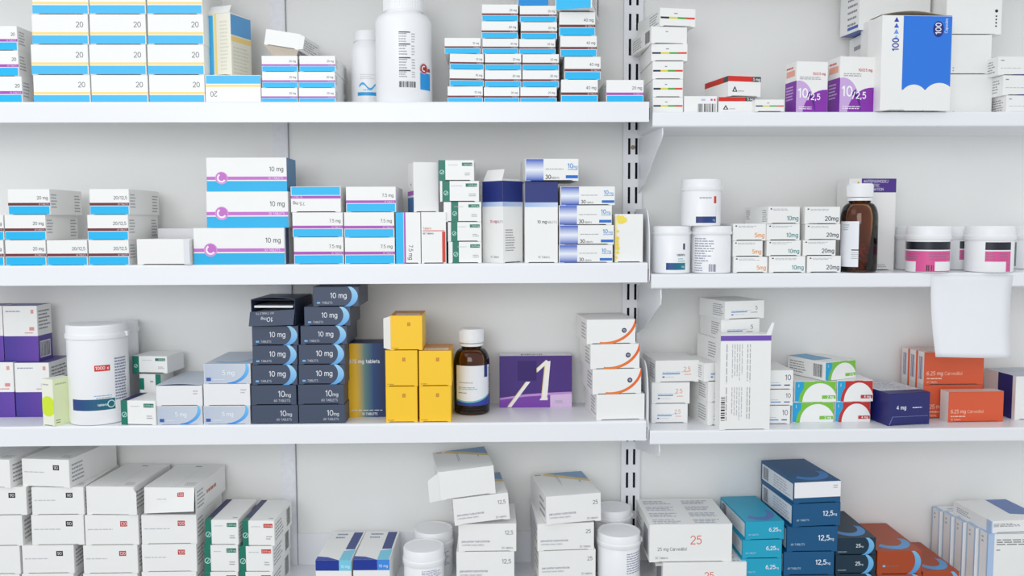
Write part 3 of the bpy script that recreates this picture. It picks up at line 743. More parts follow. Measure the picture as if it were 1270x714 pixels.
zt = stack('under the standing box', 'yellow and blue striped 20 boxes', Z, 0.03, [(254.6, 323.4, 93, 'upside-down yellow and blue striped 20 box', d_twenty, {}, dict(rot=180))], L=.12)
def flap_e(o, w, L, h):
    panel('flap', [(-w * .46, -.0004, 0.003), (w * .46, -.0004, 0.003), (w * .46, -0.018, 0.0015), (-w * .46, -0.018, 0.0015)], carton_mat(), o)
    panel('flap', [(-w * .46, 0, h), (w * .46, 0, h), (w * .42, 0.01, h + 0.016), (-w * .42, 0.01, h + 0.016)], carton_mat(), o)
def d_stand(p, **k):
    p.rect(0, 0.02, 0.27, 0.98, (70, 188, 240)); p.rect(0.32, 0, 0.40, 1, (250, 222, 130)); p.small(0.55, 0.1, 0.9, 0.9, 14, (222, 220, 205))
def s_stand(p, **k): p.poly([(0, .98), (0, .66), (1, .66), (1, .98)], (90, 160, 215)); p.lay += 1; p.rect(0, .56, 1, .64, (246, 214, 130)); p.small(.1, .05, .9, .5, 8, (222, 220, 205))
xc, w, z1 = row_geo(253.5, 290, 17, 0.055, zt, 0)
o = make_box('medicine_box', xc, 0.055, zt + .0002, w, 0.06, z1 - zt, (240, 237, 222), d_stand, yaw=-22, faces=[('right', s_stand, {})], flap=flap_e)
tag(o, 'opened cream box standing on end with blue and yellow stripes', 'box')
for xs_, wh in ((((324.2, 369.3), (325, 369.4), (324.4, 369)), 'purple striped stack below the crumpled box'), (((370.4, 416), (370, 415.6), (371.2, 416)), 'purple striped stack beside small white bottle')):
    zf_ = stack(wh, 'purple striped 20 mg boxes', Z, 0.03, [(a, b, yt, '20 mg box', d_band, dict(stripe=PUR), dict(faces=two)) for (a, b), yt in zip(xs_, (108.8, 88.8, 69))])
def flap_f(o, w, L, h):
    panel('flap', [(-w / 2, 0, 0), (w / 2, 0, 0), (w * .45, 0.004, -0.014), (-w * .2, 0.004, -0.019)], M_INSIDE, o)
    panel('flap', [(w / 2, 0, 0.001), (w / 2 + .010, -.003, 0.003), (w / 2 + .010, -.003, h - .004), (w / 2, 0, h - .001)], carton_mat(), o)
    panel('leaflet', [(-w * .42, .004, .0005), (w * .40, .004, .0005), (w * .40, .05, -.008), (-w * .42, .05, -.012)], M_PAPER, o)
xc, w, z1 = row_geo(326, 371, 39, 0.035, zf_)
o = make_box('medicine_box', xc, 0.035, zf_ + 0.0165, w, 0.11, 0.030, WHITE, None, yaw=-7, roll=10, faces=[('right', s_lines, dict(u0=.1))], flap=flap_f)
tag(o, 'crumpled opened white box lying tilted on purple striped boxes', 'box')

def bottle(name, x, y, z, prof, lid_prof, seg=48):
    o = thing(name, (x, y, z))
    mesh_obj('bottle_body', *lathe_vf(prof, seg), M_PLASTIC, o, True)
    lv = lathe_vf(lid_prof, seg)
    l = mesh_obj('lid', *lv, M_PLASTIC, o, True)
    for ob in (o.children): 
        m = ob.modifiers.new('edge', 'EDGE_SPLIT'); m.split_angle = R(40)
    return o
def ribbed(r, z0, z1, o, n=60, m=None):          # grip ribs of a screw cap, one sub-part mesh
    parts = []
    for i in range(n):
        a = 2 * math.pi * i / n; c, s_ = math.cos(a), math.sin(a); b = 0.5 * 2 * math.pi * r / n * .5
        v = [(r * s_ * 1 + q * c, -r * c + q * s_, zz) for q in (-b, b) for zz in (z0, z1)] + [((r + .0006) * s_ + q * .6 * c, -(r + .0006) * c + q * .6 * s_, zz) for q in (-b, b) for zz in (z0, z1)]
        parts.append((v, [(4, 6, 7, 5), (0, 4, 5, 1), (2, 3, 7, 6), (1, 5, 7, 3), (0, 2, 6, 4)]))
    return mesh_obj('grip_ribs', *join_vf(*parts), m or M_PLASTIC, o)
# small bottle
Yb = 0.132; xa, _ = W(435.5, 90, Yb); xb_, _ = W(478, 90, Yb); r = (xb_ - xa) / 2
zt_ = W(456, 40.5, Yb)[1] - Z; zs = W(456, 66, Yb)[1] - Z; zn = W(456, 53, Yb)[1] - Z
o = bottle('pill_bottle', (xa + xb_) / 2, Yb + r * 0, Z, [(r * .9, 0), (r, .004), (r, zs), (r * .96, zs + .006), (r * .78, zn - .002), (r * .74, zn)], [(r * .80, zn), (r * .80, zt_ - .003), (r * .76, zt_), (0.001, zt_)])
p = CPrint(r, 1.6, 0, zs, x=o.location.x); p.rect(.08, .22, .8, .28, (40, 160, 220)); p.band(lambda t: (.15 + .6 * t, .40 + .05 * math.sin(7 * t)), lambda t: (.15 + .6 * t, .36 + .05 * math.sin(7 * t)), 0, 1, (60, 170, 225), n=16)
p.small(.3, .30, .7, .34, 1, (130, 190, 220)); p.small(.2, .5, .75, .6, 3, (215, 218, 222)); p.build('label_print', o)
tag(o, 'small white pill bottle with blue wave behind the large bottle', 'bottle')
# large bottle
Yb = 0.062; xa, _ = W(463.5, 80, .03); xb_, _ = W(534.5, 80, .03); r = (xb_ - xa) / 2
zs = W(498, 24, .03)[1] - Z; zn = W(498, 11.5, .03)[1] - Z; zt_ = W(498, -14, .03)[1] - Z; rc = (W(523, 5, .05)[0] - W(473.5, 5, .05)[0]) / 2
o = bottle('pill_bottle', (xa + xb_) / 2, Yb, Z, [(r * .93, 0), (r, .006), (r, zs - .006), (r * .99, zs), (r * .93, zs + .008), (r * .80, zs + .013), (r * .66, zs + .016), (rc * .95, zn - .001), (rc * .95, zn)], [(rc, zn), (rc, zt_ - .003), (rc * .96, zt_), (.001, zt_)])
ribbed(rc, zn + .002, zt_ - .006, o.children[1])
p = CPrint(r, 2.2, 0, zs, x=o.location.x)
for i, (v0, v1, n) in enumerate(((.70, .82, 4), (.55, .68, 4), (.39, .52, 4), (.29, .37, 3))):
    p.small(.42, v0, .56, v1, n, (120, 124, 134)); p.small(.62, v0, .68, v1, n, (150, 154, 162)); p.rect(.42, v1 - .005, .60, v1 + .008, (60, 62, 72))
p.barcode(.42, .175, .68, .245, n=18)
p.rect(.765, .16, 1.0, .36, (20, 150, 222)); p.rect(.765, .38, 1.0, .42, (150, 40, 50))
p.disc(.84, .41, .065, (206, 190, 196)); p.disc(.84, .41, .055, (190, 40, 50)); p.ring(.84, .41, .035, .014, (245, 235, 235), 60, 300)
p.build('label_print', o); tag(o, 'large white pill bottle with barcode and blue emblem on top shelf', 'bottle')

mk = dict(stripe=MAR)
def col_m(xs_, yt, t, wh, L=.12, ex=None, Y=.03, design=d_band, what=None):
    return stack(wh, 'maroon striped boxes on the top shelf', Z, Y, [(a, b, y, what or (t + ' maroon striped box'), d_band, dict(t=t), dict(ex or {}, **(e[0] if e else {}))) for (a, b, *e), y in zip(xs_, yt)], L=L)
col_m([(555, 599), (557.6, 600.2, dict(yaw=4)), (558, 600.2, dict(yaw=4)), (551.3, 596.2)], (107, 86, 66.5, 46.8), '10 mg', 'stack beside the large bottle', ex=dict(faces=twol))
col_m([(600, 644.5), (601.2, 646.7), (601.2, 646.7), (598.2, 643.2), (597.2, 642.2), (597.6, 642.8)], (108, 87, 66.5, 47.7, 26.2, 5.4), '20 mg', 'column between two maroon striped columns')
zt3 = col_m([(645.2, 690.6), (647.8, 693.4), (647.8, 693.4), (644, 689), (646, 691), (644.6, 690.4)], (108, 87, 67, 48.2, 27.3, 6.8), '20 mg', 'column touching the tall-box stack')
zt4 = col_m([(695.8, 741.6), (700, 745.2), (694.8, 740.4), (693.6, 738.4)], (98.6, 70.2, 44.3, 14.8), '40 mg', 'tall-box stack beside slotted upright')
xc, w, z1 = row_geo(643, 680, -16, 0.03, zt3)
tag(make_box('medicine_box', xc, .03, zt3 + .0002, w, .12, z1 - zt3, WHITE, lambda p: p.rect(0, 0, 1, .8, (0, 140, 216)), yaw=2), 'blue banded box at frame top, on 20 mg maroon column', 'box')
xc, w, z1 = row_geo(686, 731.5, -28, 0.012, zt4)
tag(make_box('medicine_box', xc + .004, .012, zt4 + .0015, w, .13, z1 - zt4 - .004, WHITE, lambda p: p.rect(.02, .0, .97, .55, BLUE), yaw=-13, faces=[('right', s_bars, {})]), 'turned box with bright blue band lying atop 40 mg boxes', 'box')
stack('beside slotted upright', 'purple striped 20 mg boxes', Z, 0.03, [(752, 798.4, 99, 'single white 20 mg box with purple stripe', d_band, dict(stripe=PUR), dict(faces=twol))])

# ================= right bay, top shelf
Z = RZ[1]
cl = ['box with four-colour line'] * 6
stack('white stack beside slotted upright', 'white boxes with a four-colour line', Z, 0.025, [
    (809.5, 847.4, 120.5, cl[0], d_colourline, {}, {}), (809.6, 847.2, 98.2, cl[0], d_colourline, {}, {}), (809.2, 847.6, 75.9, cl[0], d_colourline, {}, {}),
    (807.8, 852.8, 54.3, cl[0], d_colourline, {}, {}), (807.2, 852.8, 33, 'box without colour line', d_colourline, dict(line=False), dict(yaw=7, faces=[('left', s_bars, {})])),
    (817.6, 863.5, 10.2, cl[0], d_colourline, {}, dict(yaw=9, faces=[('left', s_lines, {})]))], common=dict(L=.13))
stack('on top right shelf', 'low boxes', Z, 0.02, [(848.6, 889.5, 119, 'low white box with barcode facing out', d_barcode, {}, {})], L=.1)
zr = stack('', 'red striped boxes', Z, 0.02, [(891, 935.6, 119.8, '', d_red5, {}, dict(label='red striped 5 mg box lying on the shelf under its twin'))], L=.1)
xc, w, z1 = row_geo(902, 945, 94.2, 0.02, zr, 12)
o = make_box('medicine_box', xc, .02, zr + .0002, w, .10, z1 - zr, WHITE, d_red5, yaw=12, faces=[('left', lambda p: (p.rect(0, .7, 1, .98, (200, 40, 26)), p.rect(.8, .7, 1, .98, (70, 70, 76))), {})])
tag(o, 'red striped 5 mg box lying turned on top of its twin', 'box', 'red striped boxes')
stack('', 'low boxes', Z, 0.0, [(936.4, 973, 123.3, '', d_colourline, {}, dict(label='low white box with four-colour line beside purple boxes'))], L=.1)
for a, b, yt, lb in ((987.2, 1028, 76, 'left purple and white 10/2,5 box standing on top right shelf'), (1041, 1086.6, 70, 'right purple and white 10/2,5 box beside big blue box')):
    xc, w, z1 = row_geo(a, b, yt, .004, Z, 8)
    o = make_box('medicine_box', xc, .006, Z, w, .044, z1 - Z, WHITE, d_purple10, yaw=8, faces=[('left', lambda p: (p.rect(0, 0, 1, .62, (128, 44, 166)), p.small(.1, .25, .8, .55, 5, (220, 190, 235)), p.rect(.1, .72, .85, .84, (240, 170, 150)), p.small(.1, .86, .8, .94, 1, (220, 80, 70))), {})])
    tag(o, lb, 'box', 'purple and white 10/2,5 boxes')
def flap_top(o, w, L, h):
    n = 10; v = []; f = []
    for i in range(n + 1):
        u = i / n; bz = h + 0.0008 + 0.0075 * math.sin(math.pi * min(1, u * 1.15) if u < .87 else math.pi * .999)
        x = -w / 2 + w * u
        v += [(x, .0012, bz), (x, L * .9, bz + .001), (x, .0012, bz + .0007), (x, L * .9, bz + .0017)]
    for i in range(n):
        a, b = 4 * i, 4 * i + 4
        f += [(a, a + 1, b + 1, b), (a + 2, b + 2, b + 3, a + 3), (a, b, b + 2, a + 2), (a + 1, a + 3, b + 3, b + 1)]
    mesh_obj('top_flap', v, f, M_INSIDE, o)
xc, w, z1 = row_geo(1092, 1181, 19.5, -.012, Z)
o = make_box('medicine_box', xc, -.012, Z + .0005, w, .055, z1 - Z, WHITE, d_bluebig, yaw=3, flap=flap_top)
tag(o, 'big white and blue box marked 100 with cloud shape', 'box')
stack('', 'white boxes behind the big blue box', Z, 0.058, [(1075.5, 1120, 25, '', None, {}, dict(label='narrow plain white box behind big blue box', L=.034))])
zz = stack('', 'white boxes behind the big blue box', Z, 0.1, [(1070, 1150, 41, '', None, {}, dict(label='white box with text rows behind purple boxes', L=.07, faces=[('left', s_dash, {})]))])
xc, w, z1 = row_geo(1062, 1157, -22, .095, zz)
o = make_box('medicine_box', xc, .092, zz + .002, w, .07, z1 - zz, WHITE, None, yaw=8, faces=[('left', lambda p: (p.small(.4, .12, .95, .98, 7, (70, 74, 86), dens=.35), p.rect(.4, .06, .95, .12, (60, 90, 180))), {}), ('bottom', s_col, dict(c=(70, 100, 180)))])
tag(o, 'white box with blue underside atop boxes behind the big blue box', 'box', 'white boxes behind the big blue box')
stack('white stack right of big blue box', 'large white boxes on the top right shelf', Z, 0.05, [(1170, 1230.6, 92, 'plain large box', lambda p: p.small(.2, .03, .24, .1, 2, GRY), {}, {}), (1170, 1229.8, 43, 'plain large box', lambda p: p.small(.2, .06, .24, .2, 2, GRY), {}, {}), (1174, 1243, -16, 'large box with black dots', d_dots, {}, {})], L=.1)
stack('stack at the upper right edge', 'white boxes with a dark blue swoosh', Z, 0.02, [(1247, 1312, 118.3, 'swoosh box', d_swoosh, {}, {}), (1243, 1308, 93.4, 'swoosh box', d_swoosh, {}, {}), (1237, 1302, 70.2, 'swoosh box', d_swoosh, {}, {})], L=.12, common=dict(faces=[('left', s_lines, {})], yaw=3))

# ================= left bay, second shelf
Z = LZ[2]
mb = 'maroon striped box'
g2 = 'maroon striped boxes on the second shelf'
stack('stack cut by the left edge, second shelf', g2, Z, .004, [(-46, 4.6, 297.8, 'maroon striped box', d_band, {}, {}), (-46, 4.6, 266.3, 'maroon striped box', d_band, {}, {})])
stack('stack by left edge, second shelf', g2, Z, .004, [(6.6, 57, 297.6, '20 mg maroon striped box', d_band, {}, {}), (5.8, 56.8, 266.2, '20 mg maroon striped box', d_band, {}, {}), (9.8, 62, 234.4, '20 mg maroon striped box', d_band, {}, {})], common=dict(faces=two))
stack('', g2, Z, .004, [(58.2, 108.4, 297.6, '', d_band, dict(t='20/12,5'), dict(label='low maroon striped 20/12,5 box wedged between two stacks', faces=two))])
stack('stack beside blank white box', g2, Z, .004, [(109.8, 160, 297.4, '20/12,5 maroon striped box', d_band, dict(t='20/12,5'), {}), (108.4, 159.2, 266.2, '20/12,5 maroon striped box', d_band, dict(t='20/12,5'), {}), (111, 160.2, 234.2, '20/12,5 maroon striped box', d_band, dict(t='20/12,5'), {})], common=dict(faces=two, L=.145))
stack('', g2, Z, .10, [(196, 244, 283, '', None, {}, dict(label='plain grey white box lying behind blank white box', col=(226, 227, 230), L=.05))])
def flap_n(o, w, L, h):
    panel('flap', [(w * .38, -.0006, .001), (w / 2, -.0026, .0025), (w / 2, -.0026, h - .001), (w * .38, -.0006, h)], carton_mat((228, 229, 233)), o)
stack('', 'blank boxes', Z, .0, [(169, 237, 296.3, '', None, {}, dict(label='blank white box with loose end flap on second shelf', yaw=-3, L=.09, flap=flap_n))])
stack('stack of long purple striped boxes', 'long 10 mg boxes with pink disc', Z, .004, [(240, 353, 282.5, '10 mg pink disc box', d_bigband, {}, dict(L=.1, faces=[('right', lambda p: p.rect(.1, 0, .35, 1, (60, 80, 130)), {})])), (256, 357.6, 237.3, '10 mg pink disc box', d_bigband, {}, dict(L=.085, dy=.012)), (256, 355.8, 195.2, '10 mg pink disc box', d_bigband, {}, dict(L=.075, dy=.02, faces=[('right', s_col, dict(c=(40, 120, 170)))]))])
g3 = 'purple striped 7.5 mg boxes'
stack('stack beside pink disc boxes', g3, Z, .004, [(364.4, 426.2, 294, '7.5 mg box', d_band, dict(stripe=PUR, t='7.5 mg'), {}), (362.6, 425.4, 263.2, '7.5 mg box', d_band, dict(stripe=PUR, t='7.5 mg'), {}), (360.4, 422.8, 231.2, 'upside-down 7.5 mg box', d_band, dict(stripe=PUR, t='7.5 mg'), dict(rot=180, yaw=-1))])
stack('stack beside sideways blue banded box', g3, Z, .004, [(427.6, 489.8, 294.4, '7.5 mg box', d_band, dict(stripe=PUR, t='7.5 mg'), {}), (426.6, 489, 263, '7.5 mg box', d_band, dict(stripe=PUR, t='7.5 mg'), {}), (429, 491, 231.3, '7.5 mg box', d_band, dict(stripe=PUR, t='7.5 mg'), {})])
zq = stack('', g3, Z, .004, [(490.8, 521.8, 263.2, '', d_vert, {}, dict(label='7.5 mg box standing on end with sideways blue band'))], L=.1)
stack('', g3, Z, .004, [(522.4, 553.4, 262.8, '', d_redcorner, {}, dict(label='white 60 Tablets box with red corner line'))], L=.1)
xc, w, z1 = row_geo(513, 543.5, 201, .012, zq, 14)
o = make_box('medicine_box', xc, .016, zq + .0003, w, .075, z1 - zq, WHITE, None, yaw=14, faces=[('left', lambda p: (p.rect(0, 0, 1, .3, (30, 110, 170)), p.rect(0, .34, 1, .43, PUR), p.small(.5, .52, .7, .62, 1, GRY)), {})])
tag(o, 'tall white box with striped side standing atop 60 Tablets box', 'box')
g4 = 'white boxes with a green end band'
stack('stack beside navy topped boxes', g4, Z, .010, [(555.8, 597.4, 299.6, 'green banded box', d_greenband, dict(u0=.13), {}), (555, 597.2, 275.2, 'green banded box', d_greenband, dict(u0=.1), {}), (550, 597, 250.2, 'green banded box', d_greenband, dict(u0=.2), {}), (545.4, 594.2, 224.2, 'green banded box', d_greenband, dict(u0=.06), {}), (543.8, 588, 198.4, 'green banded box', d_greenband, {}, {})], common=dict(faces=[('left', s_col, dict(c=(36, 46, 90)))]), L=.11)
# navy topped open box turned by 45 degrees
xc, _ = W(623.8, 300, .006); sx = (W(650, 300, .02)[0] - W(598.5, 300, .02)[0]) / 2 * math.sqrt(2) * .98; z1 = W(624, 224, .006)[1]
def flap_u(o, w, L, h):
    panel('flap', [(-w / 2, .001, h), (-w / 2 + .001, L, h), (-w / 2 + .012, L - .004, h + .024), (-w / 2 + .012, .004, h + .022)], carton_mat(), o)
    panel('flap', [(-w / 2, 0, h), (w / 2, 0, h), (w / 2 - .003, .004, h + .003), (-w / 2 + .003, .004, h + .003)], carton_mat(), o)
o = thing('medicine_box', (xc, .004, Z + .0002), (0, 0, R(45)))
b = mesh_obj('carton', *[[(x + sx / 2, y, zz) for x, y, zz in v] if i == 0 else v for i, v in enumerate(carton_vf(sx, sx, z1 - Z))], carton_mat(), o)
for face, kw in (('front', dict(side=True)), ('left', dict(red=True))):
    a_, b_, mf = face_map(face, sx, z1 - Z, sx); p = Print(a_, b_, (lambda x, y, of, mf=mf: (mf(x, y, of)[0] + sx / 2, mf(x, y, of)[1], mf(x, y, of)[2]))); d_navytop(p, **kw); p.build(face + '_print', o)
hh = z1 - Z
panel('flap', [(0, .002, hh), (0, sx - .002, hh), (.010, sx - .005, hh + .022), (.010, .005, hh + .022)], carton_mat(), o)
panel('flap', [(.002, 0, hh), (sx - .002, 0, hh), (sx - .004, .010, hh + .004), (.004, .010, hh + .004)], carton_mat(), o)
tag(o, 'opened navy topped box standing cornerwise with raised flap', 'box', 'navy topped boxes')
zv = stack('', 'navy topped boxes', Z, .006, [(651, 692, 225, '', d_navytop, {}, dict(label='closed navy topped 10 mg tablets box standing upright', L=.10))])
xc, w, z1 = row_geo(651.5, 717.5, 197, .004, zv)
o = make_box('medicine_box', xc, .002, zv + .0008, w, .11, z1 - zv - .0005, WHITE, d_grad30, yaw=3, faces=[('bottom', s_col, dict(c=(120, 122, 132)))])
tag(o, '30 tablets box lying on the navy topped box', 'box', 'blue gradient 30 tablets boxes')
stack('blue gradient stack', 'blue gradient 30 tablets boxes', Z, .004, [(693, 760, 303.4, '30 tablets box', d_grad30, {}, {}), (693.6, 761.6, 279, '30 tablets box', d_grad30, {}, {}), (693, 759, 254.4, '30 tablets box', d_grad30, {}, {}), (695, 762.8, 231, '30 tablets box', d_grad30, {}, {})], L=.11)
stack('', 'stained', Z, .012, [(762.6, 797.6, 265.2, '', d_yellowstain, {}, dict(label='white box with yellow stained edge beside rounded end plate', L=.1))])

# ================= right bay, second shelf
Z = RZ[2]
def jar(name, x0, x1, yt, ylid, base, Y, body=.93, tab=True):
    """wide white plastic jar; x0..x1 pixels of its lid at the depth of its axis"""
    ym = (yt + ylid) / 2
    xa, xb_ = W(x0, ym, Y)[0], W(x1, ym, Y)[0]; r = (xb_ - xa) / 2; xc = (xa + xb_) / 2
    ztop = W((x0 + x1) / 2, yt, Y)[1] - base; zl = W((x0 + x1) / 2, ylid, Y)[1] - base
    rb = r * body
    o = thing(name, (xc, Y, base + .0002))
    b = mesh_obj('jar_body', *lathe_vf([(rb * .92, 0), (rb * .985, .0012), (rb, .004), (rb, zl - .004), (rb * .985, zl - .003), (rb * .985, zl + .001)], 56), M_PLASTIC, o, True)
    l = mesh_obj('lid', *lathe_vf([(rb * .985, zl), (r * .985, zl), (r, zl + .001), (r, zl + (ztop - zl) * .30), (r * .965, zl + (ztop - zl) * .36), (r * .965, ztop - .0025), (r * .93, ztop), (r * .86, ztop), (r * .85, ztop - .001), (.001, ztop - .001)], 56), M_PLASTIC, o, True)
    for ob in (b, l): m = ob.modifiers.new('edge', 'EDGE_SPLIT'); m.split_angle = R(35)
    if tab: mesh_obj('pull_tab', *box_vf(r * .95, -.004, zl + .0015, r * 1.05, .004, zl + (ztop - zl) * .42), M_PLASTIC, l)
    return o, rb, zl, base + ztop
def lab_tablets(o, rb, zl, ang):
    p = CPrint(rb, 1.15, 0, zl, ang, x=o.location.x); p.rect(.05, .10, 1, .28, (20, 50, 130), (16, 130, 140)); p.rect(.86, .62, .98, .78, (60, 60, 90)); p.text('tablets', .98, .46, .06, (70, 72, 90), 'r', True); p.small(.6, .3, .98, .42, 2, (140, 196, 200)); p.text('mg', .92, .16, .05, (235, 245, 250), 'r'); p.build('label_print', o)
g5 = 'white tablet jars with blue label band'
o, rb, zl, zja = jar('tablet_jar', 809, 856.4, 280.5, 291, Z, .042, .965); lab_tablets(o, rb, zl, .25); tag(o, 'white tablets jar with blue band at left end of shelf', 'jar', g5)
o, rb, zl, zjb = jar('tablet_jar', 856.6, 907.6, 280.3, 290.5, Z, .044, .94)
p = CPrint(rb, 2.2, 0, zl, -.1, x=o.location.x); p.small(.12, .30, .70, .93, 10, (96, 100, 130), ragged=.5); p.barcode(.50, .05, .66, .24, (40, 44, 100), n=8); p.small(.12, .05, .40, .3, 4, (110, 112, 140)); p.build('label_print', o)
tag(o, 'white jar with rows of small blue text and barcode', 'jar', g5)
o, rb, zl, _ = jar('tablet_jar', 844.5, 894.5, 223, 237, max(zja, zjb), .043, .965)
p = CPrint(rb, 1.15, 0, zl, .28, x=o.location.x); p.rect(.05, .09, 1, .27, (20, 40, 110), (24, 70, 140)); p.rect(.86, .64, 1, .84, (214, 60, 40)); p.small(.2, .76, .8, .84, 1, (120, 122, 132)); p.poly([(.5, .29), (1, .29), (1, .58)], (196, 222, 232)); p.lay += 1; p.text('mg', .92, .15, .05, (200, 220, 240), 'r'); p.build('label_print', o)
tag(o, 'white jar with red tag stacked upon two jars', 'jar', g5)
OR, TE, SL = (238, 160, 90), (70, 146, 150), (66, 80, 100)
st = lambda t, c: dict(t=t, col=c)
stack('stack beside text jar', 'small white strength boxes', Z, .03, [(909.4, 952, 318.2, 'orange 5mg box', d_strength, st('5', OR), {}), (909, 946, 298.4, 'orange 5mg box', d_strength, st('5', OR), {}), (909, 950.2, 277.2, 'orange 5mg box', d_strength, st('5', OR), {})], L=.1)
stack('stack between 5mg and 20mg boxes', 'small white strength boxes', Z, .026, [(954, 999, 317.4, 'teal 10mg box', d_strength, st('10', TE), {}), (951, 993.4, 298, 'teal 10mg box', d_strength, st('10', TE), {}), (951, 992, 277.4, 'teal 10mg box', d_strength, st('10', TE), {}), (951.6, 993.4, 256, 'teal 10mg box', d_strength, st('10', TE), dict(yaw=9, faces=[('left', s_two, {})]))], L=.1)
stack('stack beside amber bottle', 'small white strength boxes', Z, .026, [(1001, 1043, 317.2, 'slate 20mg box', d_strength, st('20', SL), {}), (995.8, 1036.6, 297.4, 'slate 20mg box', d_strength, st('20', SL), {}), (998.4, 1042.4, 277.8, 'slate 20mg box', d_strength, st('20', SL), {}), (998.2, 1042, 256.2, 'slate 20mg box', d_strength, st('20', SL), {})], L=.1)

def amber(x0, x1, cx0, cx1, ycap, ycapb, yneck, ysh, base, Y, label):
    ym = ysh + 30; xa, xb_ = W(x0, ym, Y)[0], W(x1, ym, Y)[0]; r = (xb_ - xa) / 2; xc = (xa + xb_) / 2
    zz = lambda py: W((x0 + x1) / 2, py, Y)[1] - base
    rc = (W(cx1, ycap, Y)[0] - W(cx0, ycap, Y)[0]) / 2
    o = thing('amber_bottle', (xc, Y, base + .0002))
    zs, zn, zb, zc = zz(ysh), zz(yneck), zz(ycapb), zz(ycap)
    rn = rc * .84
    outp = [(r * .86, 0), (r * .95, .0015), (r, .005), (r, zs)]
    for i in range(1, 9):
        a = i / 8 * math.pi / 2; outp.append((rn + (r - rn) * math.cos(a) ** .9 if i < 8 else rn, zs + (zn - zs) * math.sin(a) ** 1.0))
    outp.append((rn, zb))
    t = .0018
    inn = [(max(.002, rr - t), zz_ if i else t * 2) for i, (rr, zz_) in enumerate(outp)]
    inn[1] = (inn[1][0], t * 2 + .001)
    prof = outp + list(reversed(inn)) + [(.0005, t * 2)]
    v, f = lathe_vf(prof, 56, cap=False)
    n = len(prof); f.append(tuple(reversed([i * n for i in range(56)])))
    mesh_obj('glass_body', v, f, M_GLASS, o, True)
    mesh_obj('neck_ring', *lathe_vf([(rn + .0004, zb - .001), (rc * .97, zb - .001), (rc * .97, zb + .0045), (rn + .0004, zb + .0045)], 48, False), M_PLASTIC, o, True)
    c = mesh_obj('cap', *lathe_vf([(rn + .0006, zb + .0060), (rc, zb + .0060), (rc, zc - .002), (rc * .94, zc), (.001, zc)], 48), M_PLASTIC, o, True)
    for ob in o.children:
        if ob.name.split('.')[0] != 'glass_body': m = ob.modifiers.new('edge', 'EDGE_SPLIT'); m.split_angle = R(40)
    ribbed(rc, zb + .008, zc - .004, c, 48)
    tag(o, label, 'bottle', 'amber bottles'); return o, r, zs, xc
def tablets(xc, Y, base, r, h, label):
    rnd = random.Random(3); parts = []
    for k in range(int(h / .0060)):
        for i in range(9):
            a = 2 * math.pi * (i + .5 * (k % 2)) / 9 + rnd.uniform(-.2, .2); rr = r * .70
            x, y, z = rr * math.sin(a), -rr * math.cos(a), .0095 + k * .0060
            tx, ty = rnd.uniform(-.9, .9), rnd.uniform(-.9, .9)
            mt = Matrix.Translation((x, y, z)) @ Matrix.Rotation(tx, 4, 'X') @ Matrix.Rotation(ty, 4, 'Y')
            v, f = lathe_vf([(.0028, -.0018), (.0050, -.0010), (.0050, .0010), (.0028, .0018)], 12)
            parts.append(([tuple(mt @ Vector(q)) for q in v], f))
    o = mesh_obj('tablets', *join_vf(*parts), M_TAB, None, True); o.location = (xc, Y, base); tag(o, label, 'tablets', None, 'stuff')
Y_ = .045
o, r, zs, xc = amber(1043, 1086.6, 1049.8, 1080, 228, 248.5, 252, 272, Z, Y_, 'amber bottle before the purple headed box, right bay')
p = CPrint(r + .0002, 1.25, .011, zs - .004, -.62, x=o.location.x); p.rect(0, 0, 1, 1, (236, 238, 244)); p.rect(.70, .36, 1, .385, BLK); p.small(.70, .17, .99, .34, 4, (90, 92, 100), dens=.3, ragged=0); p.small(.25, .80, .6, .95, 3, (120, 160, 150)); p.build('label', o)
tablets(xc, Y_, Z, r, .042, 'orange tablets at the bottom of the amber bottle, right bay')
xc, w, z1 = row_geo(1051, 1111.4, 221.3, .095, Z)
o = make_box('medicine_box', xc, .095, Z, w, .05, z1 - Z, WHITE, d_antispasm, yaw=5)
tag(o, 'tall white box headed ANTISPASMODIC/ANALGESIC COMBINATION behind amber bottle', 'box')
PK = (222, 84, 150)
def pinklab(o, rb, zl, ang, kind):
    p = CPrint(rb, 2.7 if kind == 0 else 1.15, 0, zl, ang, x=o.location.x)
    p.rect(0, .70, 1, .94, (22, 24, 40)); p.rect(0, .34, 1, .66, PK)
    p.small(.04, .38, .40, .62, 3, (110, 30, 80)); p.small(.52, .38, .96, .62, 3, (110, 30, 80))
    if kind == 0: p.rect(.30, .03, .62, .36, PK); p.rect(.3, .03, 1, .06, PK); p.barcode(.48, .06, .60, .24, (40, 20, 40), n=5, horiz=False)
    else: p.rect(.78, .03, 1, .36, PK); p.small(.84, .1, .94, .3, 2, (110, 30, 80))
    p.build('label_print', o)
g6 = 'white jars with pink and black labels'
o, rb, zl, _ = jar('ointment_jar', 1125.5, 1177.5, 280.5, 297, Z, .030, .955); pinklab(o, rb, zl, 0, 0); tag(o, 'front pink labelled jar left of the hanging paper', 'jar', g6)
o, rb, zl, _ = jar('ointment_jar', 1199, 1256, 280.3, 297.5, Z, .030, .945, False); pinklab(o, rb, zl, .42, 1); tag(o, 'front pink labelled jar directly above the hanging paper', 'jar', g6)
o, rb, zl, _ = jar('ointment_jar', 1112, 1158, 281, 296.5, Z, .115, .95, False); pinklab(o, rb, zl, .1, 1); tag(o, 'white jar half hidden behind the left pink labelled jar', 'jar', g6)
o, rb, zl, _ = jar('ointment_jar', 1168, 1216, 281, 296.5, Z, .115, .95, False); pinklab(o, rb, zl, .55, 1); tag(o, 'white jar between and behind the two pink labelled jars', 'jar', g6)
o, rb, zl, _ = jar('ointment_jar', 1253, 1303, 281, 296.5, Z, .125, .95, False)
